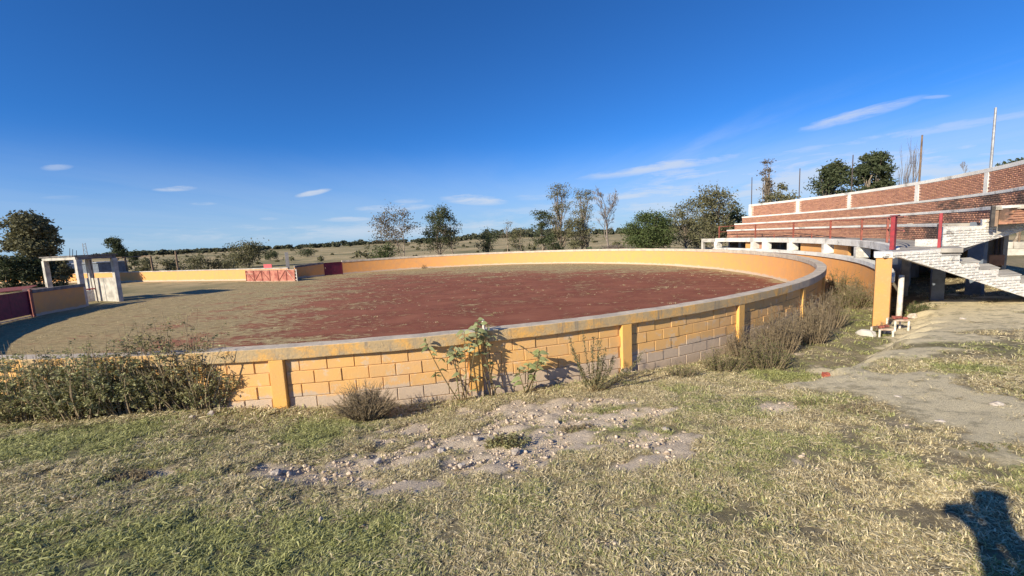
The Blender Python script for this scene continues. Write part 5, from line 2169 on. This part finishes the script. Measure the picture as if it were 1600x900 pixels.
# ------------------------------------------------------------------ grass (geometry nodes scatter)
def tuft(name, seed, n, h, w, spread, flatn):
    r = np.random.default_rng(seed)
    V, F, T = [], [], []
    k = 0
    for i in range(n):
        a = r.uniform(0, 2 * np.pi)
        q = r.uniform(0, spread)
        b = np.array([math.cos(a) * q, math.sin(a) * q, -.006])
        a2 = r.uniform(0, 2 * np.pi)
        lean = r.uniform(.25, 1.0) * flatn
        L = h * r.uniform(.5, 1.25)
        d = np.array([math.cos(a2) * lean, math.sin(a2) * lean, 1])
        d /= np.linalg.norm(d)
        s = np.array([-math.sin(a2), math.cos(a2), 0]) * w * r.uniform(.6, 1.3)
        m_ = b + d * L * .55
        e_ = b + d * L * .8 + np.array([math.cos(a2), math.sin(a2), -.1]) * L * .35 * lean
        V += [b - s, b + s, m_ + s * .8, m_ - s * .8, e_]
        F += [(k, k + 1, k + 2, k + 3), (k + 3, k + 2, k + 4)]
        t = r.uniform(.01, .99)
        T += [t, t]
        k += 5
    me = D.meshes.new(name)
    me.from_pydata([tuple(v) for v in V], [], F)
    at = me.attributes.new('tint', 'FLOAT', 'FACE')
    at.data.foreach_set('value', np.array(T, np.float32))
    me.materials.append(M['grass'])
    return D.objects.new(name, me)


def litter(name, seed):
    r = np.random.default_rng(seed)
    V, F, T = [], [], []
    for i in range(9):
        a = r.uniform(0, 2 * np.pi)
        q = r.uniform(0, .07)
        c = np.array([math.cos(a) * q, math.sin(a) * q, r.uniform(.004, .018)])
        a2 = r.uniform(0, 2 * np.pi)
        d = np.array([math.cos(a2), math.sin(a2), r.uniform(-.25, .25)]) * r.uniform(.012, .034)
        s = np.array([-math.sin(a2), math.cos(a2), r.uniform(-.4, .4)]) * r.uniform(.0015, .004)
        k = len(V)
        V += [c - d - s, c - d + s, c + s * .8 + [0, 0, .004], c + d, c - s * .8 + [0, 0, .004]]
        F += [(k, k + 1, k + 2, k + 4), (k + 4, k + 2, k + 3)]
        T += [r.uniform(.01, .35)] * 2
    me = D.meshes.new(name)
    me.from_pydata([tuple(v) for v in V], [], F)
    at = me.attributes.new('tint', 'FLOAT', 'FACE')
    at.data.foreach_set('value', np.array(T, np.float32))
    me.materials.append(M['grass'])
    return D.objects.new(name, me)


tcol = D.collections.new('grass_tufts')
for i in range(3):
    tcol.objects.link(litter('straw_litter', 760 + i))
tcol.objects.link(tuft('weed_rosette', 750, 10, .030, .0075, .022, 3.0))
for i in range(6):
    tcol.objects.link(tuft('grass_tuft', 700 + i, 16 + i * 2, .028 + .0035 * i, .0029, .06, 2.8 if i < 4 else 1.4))


def scatter(name, P, size, gr, label, cat, kind='stuff'):
    me = D.meshes.new(name)
    me.vertices.add(len(P))
    me.vertices.foreach_set('co', P.astype(np.float32).ravel())
    for nm, arr in (('sz', size), ('gr', gr), ('rn', RNG.random(len(P))), ('rot', RNG.uniform(0, 6.28, len(P)))):
        at = me.attributes.new(nm, 'FLOAT', 'POINT')
        at.data.foreach_set('value', arr.astype(np.float32))
    o = D.objects.new(name, me)
    COL.objects.link(o)
    ng = D.node_groups.new(name + '_nodes', 'GeometryNodeTree')
    ng.interface.new_socket('Geometry', in_out='INPUT', socket_type='NodeSocketGeometry')
    ng.interface.new_socket('Geometry', in_out='OUTPUT', socket_type='NodeSocketGeometry')
    gi = ng.nodes.new('NodeGroupInput')
    go = ng.nodes.new('NodeGroupOutput')
    ci = ng.nodes.new('GeometryNodeCollectionInfo')
    ci.inputs['Collection'].default_value = tcol
    ci.inputs['Separate Children'].default_value = True
    ci.inputs['Reset Children'].default_value = True
    ip = ng.nodes.new('GeometryNodeInstanceOnPoints')
    ip.inputs['Pick Instance'].default_value = True
    rv = ng.nodes.new('FunctionNodeRandomValue')
    rv.data_type = 'INT'
    rv.inputs[4].default_value = 0
    rv.inputs[5].default_value = 9

    def attr(n):
        a = ng.nodes.new('GeometryNodeInputNamedAttribute')
        a.data_type = 'FLOAT'
        a.inputs['Name'].default_value = n
        return a.outputs['Attribute']
    cx = ng.nodes.new('ShaderNodeCombineXYZ')
    ng.links.new(attr('rot'), cx.inputs[2])
    ng.links.new(gi.outputs[0], ip.inputs['Points'])
    ng.links.new(ci.outputs[0], ip.inputs['Instance'])
    ng.links.new(rv.outputs[2], ip.inputs['Instance Index'])
    e2r = ng.nodes.new('FunctionNodeEulerToRotation')
    ng.links.new(cx.outputs[0], e2r.inputs[0])
    ng.links.new(e2r.outputs[0], ip.inputs['Rotation'])
    ng.links.new(attr('sz'), ip.inputs['Scale'])
    ng.links.new(ip.outputs[0], go.inputs[0])
    md = o.modifiers.new('scatter', 'NODES')
    md.node_group = ng
    tag(o, label, cat, None, kind)
    return o


def sample_grass(n, dmin, dmax, power, smin, smax, seed):
    r = np.random.default_rng(seed)
    # sample by distance so that density falls off
    d = dmin + (dmax - dmin) * r.random(n)**power
    a = np.radians(r.uniform(-70, 70, n))
    x, y = d * np.sin(a), d * np.cos(a)
    rr = np.hypot(x - C[0], y - C[1])
    keep = rr > 19.85
    # keep out from under the barrier wall
    az = np.degrees(np.arctan2(y - C[1], x - C[0]))
    keep &= ~((rr > 21.0) & (rr < 21.45) & (az > -46))
    b = bare_mask(x, y)
    p = path_mask(x, y) * (rr > 21.2)
    keep &= r.random(n) > b * .88
    keep &= r.random(n) > p * .90
    clump = fbm(x * 6.3, y * 6.3, 3, 61)
    worn = fbm(x * 1.15, y * 1.15, 4, 63, .6)
    keep &= r.random(n) < .34 + .70 * sstep(worn, .36, .52)
    keep &= r.random(n) < .25 + sstep(clump, .32, .58) * .8
    x, y, d, b = x[keep], y[keep], d[keep], b[keep]
    clump = clump[keep]
    z = ground_z(x, y) - bare_mask(x, y) * .02
    s = r.uniform(smin, smax, len(x)) * (1 + (d / 11)) * (.72 + .38 * sstep(clump, .3, .75)) * (1 - .4 * b)
    g = green_mask(x, y) + r.normal(size=len(x)) * .16
    g = g + .45 * sstep(np.hypot(x - 9, y - 11), 3.6, 1.4) * 0
    rr = np.hypot(x - C[0], y - C[1])
    az = np.degrees(np.arctan2(y - C[1], x - C[0]))
    g = g + .35 * ((rr < 22.0) & (az > -66))
    return np.stack([x, y, z], 1), s, np.clip(g, 0, 1)


P1_, s1_, g1_ = sample_grass(168000, 1.2, 9.0, .85, .55, 1.05, 1)
P2_, s2_, g2_ = sample_grass(34000, 7.5, 26.0, 1.0, .75, 1.3, 2)
P_ = np.concatenate([P1_, P2_])
scatter('grass', P_, np.concatenate([s1_, s2_]), np.concatenate([g1_, g2_]), 'short dry and green trodden grass covering the foreground', 'grass')
# taller fringe of grass along the foot of the near wall
r = np.random.default_rng(15)
n = 2600
a = r.uniform(-122, -55, n)
Rr = 19.82 + r.exponential(.13, n)
ar = np.radians(a)
x, y = C[0] + Rr * np.cos(ar), C[1] + Rr * np.sin(ar)
scatter('grass', np.stack([x, y, ground_z(x, y)], 1), r.uniform(1.0, 2.4, n) * (1.2 - .4 * (Rr - 19.8)), np.clip(r.normal(.35, .25, n), 0, 1), 'longer dry grass fringe along the foot of the near wall', 'grass')
# dry tufts in the arena
n = 15000
a = r.uniform(0, 2 * np.pi, n)
Rr = 19.3 * np.sqrt(r.random(n))
x, y = C[0] + Rr * np.cos(a), C[1] + Rr * np.sin(a)
red = red_amount(x, y)
nn = fbm(x * .9, y * 1.3, 4, 91)
keep = (r.random(n) > red * .93 + .1) & (r.random(n) < sstep(nn, .3, .6)) & (x > -24.5)
x, y = x[keep], y[keep]
scatter('arena_grass', np.stack([x, y, np.full(len(x), ZIN)], 1), r.uniform(.8, 2.2, len(x)), np.clip(r.normal(.22, .15, len(x)), 0, 1), 'thin dry grass creeping over the ring floor', 'grass')

# gravel crumbs on the bare soil and path (one mass)
r = np.random.default_rng(33)
import bmesh
bm = bmesh.new()
bmesh.ops.create_icosphere(bm, subdivisions=1, radius=1)
bv = np.array([v.co[:] for v in bm.verts])
bf = np.array([[v.index for v in f.verts] for f in bm.faces])
bm.free()
n = 46000
d = 1.5 + 13 * r.random(n)
a_ = np.radians(r.uniform(-40, 54, n))
x, y = d * np.sin(a_), d * np.cos(a_)
w = np.maximum(bare_mask(x, y), path_mask(x, y) * .45)
rr = np.hypot(x - C[0], y - C[1])
k = (r.random(n) < w * .8 + .004) & (rr > 19.9)
x, y, d = x[k], y[k], d[k]
m = len(x)
sz = r.lognormal(math.log(.0085), .6, m).clip(.003, .030)
z = ground_z(x, y)
sc = sz[:, None, None] * r.uniform(.6, 1.3, (m, 1, 3)) * np.array([1, 1, .7])
VV = bv[None] * sc * r.uniform(.8, 1.2, (m, len(bv), 1)) + np.stack([x, y, z + sz * .1 - .012], 1)[:, None, :]
FF = bf[None] + (np.arange(m) * len(bv))[:, None, None]
M['crumb'] = simple('pale_soil_crumbs', (.74, .61, .49), (.30, .23, .17), 23, .95, .6, 60)
o = np_mesh('soil_crumbs', VV.reshape(-1, 3), FF.reshape(-1, 3), M['crumb'])
tag(o, 'loose crumbs of pale pinkish soil and gravel on the bare patches', 'gravel', kind='stuff')

# ------------------------------------------------------------------ the photographer (seen by their shadow)
def skinned(name, verts, edges, radii, mat, parent, sub=2):
    me = D.meshes.new(name)
    me.from_pydata(verts, edges, [])
    me.materials.append(mat)
    o = D.objects.new(name, me)
    COL.objects.link(o)
    sk = o.modifiers.new('skin', 'SKIN')
    sk.use_smooth_shade = True
    if not me.skin_vertices:
        me.attributes
    bm = bmesh.new()
    bm.from_mesh(me)
    lay = bm.verts.layers.skin.verify()
    bm.verts.ensure_lookup_table()
    for i, v in enumerate(bm.verts):
        rr_ = radii[i]
        v[lay].radius = rr_ if isinstance(rr_, tuple) else (rr_, rr_)
        v[lay].use_root = (i == 0)
    bm.to_mesh(me)
    bm.free()
    ss = o.modifiers.new('sub', 'SUBSURF')
    ss.levels = sub
    ss.render_levels = sub
    o.parent = parent
    return o


skin_m = simple('skin', (.42, .25, .17), (.36, .20, .13), 6, .6, .1, 40, .4)
cloth_m = simple('dark_blue_shirt', (.06, .08, .14), (.045, .06, .11), 6, .9)
jean_m = simple('grey_trousers', (.10, .10, .11), (.07, .07, .08), 6, .9)
hair_m = simple('dark_hair', (.03, .022, .018), (.02, .015, .012), 30, .6)
gz_ = float(ground_z(0.0, -.45))
per = empty('person', (0, -.5, gz_), 'person in dark clothes holding up a phone, seen only by the shadow at lower right', 'person')
hd = Vector((-.07, -.33, EYE + .25 - gz_))         # head centre, local z above ground
hx, hy, hz_ = hd.x - 0, hd.y + .5, hd.z
Hs = hz_ - .20                                          # chin height
sh = Hs - .16
vb = [(0, 0.0, sh * .62), (0, 0.01, sh * .80), (0, .02, sh * .97), (hx * .5, .06, sh + .06), (hx, hy - .02, hz_ - .10), (hx, hy, hz_), (hx, hy, hz_ + .07),
      (-.19, .02, sh * .97), (-.03, .27, EYE + .0 - gz_), (0.0, .42, EYE - .02 - gz_), (.19, .02, sh * .97), (.24, .25, EYE - .14 - gz_), (.15, .42, EYE - .06 - gz_),
      (-.10, 0, sh * .58), (-.12, .02, sh * .32), (-.13, -.02, .07), (-.14, .14, .03), (.10, 0, sh * .58), (.13, .03, sh * .32), (.14, -.02, .07), (.15, .14, .03)]
eb = [(0, 1), (1, 2), (2, 3), (3, 4), (4, 5), (5, 6), (2, 7), (7, 8), (8, 9), (2, 10), (10, 11), (11, 12), (0, 13), (13, 14), (14, 15), (15, 16), (0, 17), (17, 18), (18, 19), (19, 20)]
rb = [(.17, .12), (.15, .11), (.17, .11), .055, .075, (.085, .10), .07, .065, .048, .032, .065, .048, .032, .09, .06, .045, .035, .09, .06, .045, .035]
skinned('body', vb, eb, rb, skin_m, per)
skinned('shirt', [(0, 0, sh * .60), (0, .01, sh * .80), (0, .02, sh * .97), (-.19, .02, sh * .97), (-.07, .20, EYE - .03 - gz_), (.19, .02, sh * .97), (.23, .18, EYE - .14 - gz_)],
        [(0, 1), (1, 2), (2, 3), (3, 4), (2, 5), (5, 6)], [(.185, .135), (.165, .125), (.18, .125), .078, .064, .078, .064], cloth_m, per)
skinned('trousers', [(0, 0, sh * .62), (-.10, 0, sh * .57), (-.12, .02, sh * .32), (-.13, -.02, .10), (.10, 0, sh * .57), (.13, .03, sh * .32), (.14, -.02, .10)],
        [(0, 1), (1, 2), (2, 3), (0, 4), (4, 5), (5, 6)], [(.18, .13), .105, .075, .06, .105, .075, .06], jean_m, per)
skinned('hair', [(hx, hy - .03, hz_ + .03), (hx, hy - .02, hz_ + .09)], [(0, 1)], [(.10, .11), (.085, .09)], hair_m, per)
# hands: palms with four fingers and a thumb round the phone
for s, hp in ((-1, Vector((0.0, .42, EYE - .02 - gz_))), (1, Vector((.15, .42, EYE - .06 - gz_)))):
    px_ = .045 + s * .065
    tgt = Vector((px_, .455, EYE - gz_ - .01))
    verts = [tuple(hp), tuple((hp + tgt) / 2), tuple(tgt)]
    edges = [(0, 1), (1, 2)]
    rads = [.030, (.036, .018), (.034, .016)]
    for k in range(4):
        b0 = Vector((tgt.x + s * .012, tgt.y, tgt.z + .03 - k * .02))
        verts += [tuple(b0), tuple(b0 + Vector((s * .004, .028, 0))), tuple(b0 + Vector((-s * .022, .040, 0)))]
        i0 = len(verts) - 3
        edges += [(2, i0), (i0, i0 + 1), (i0 + 1, i0 + 2)]
        rads += [.010, .009, .008]
    b0 = Vector((tgt.x - s * .005, tgt.y - .015, tgt.z - .02))
    verts += [tuple(b0), tuple(b0 + Vector((-s * .03, -.008, .015)))]
    i0 = len(verts) - 2
    edges += [(1, i0), (i0, i0 + 1)]
    rads += [.011, .009]
    skinned('hand', verts, edges, rads, skin_m, per, 1)
mb = MB()
mb.box((.045, -.016, EYE - .02), (.150, .009, .078), 0)
tag(mb.build('phone', M['glass_dark'], None, bevel=.003), 'flat dark phone held up in landscape by the photographer, at the camera position', 'phone')

# face, ears: small features on the head
for nm, c, s_ in (('nose', (hx, hy + .105, hz_ - .01), .016), ('ear', (hx - .085, hy, hz_ - .01), .022), ('ear', (hx + .085, hy, hz_ - .01), .022)):
    bm = bmesh.new()
    bmesh.ops.create_icosphere(bm, subdivisions=2, radius=s_)
    me_ = D.meshes.new(nm)
    bm.to_mesh(me_)
    bm.free()
    me_.materials.append(skin_m)
    o = D.objects.new(nm, me_)
    o.location = c
    o.parent = per
    COL.objects.link(o)
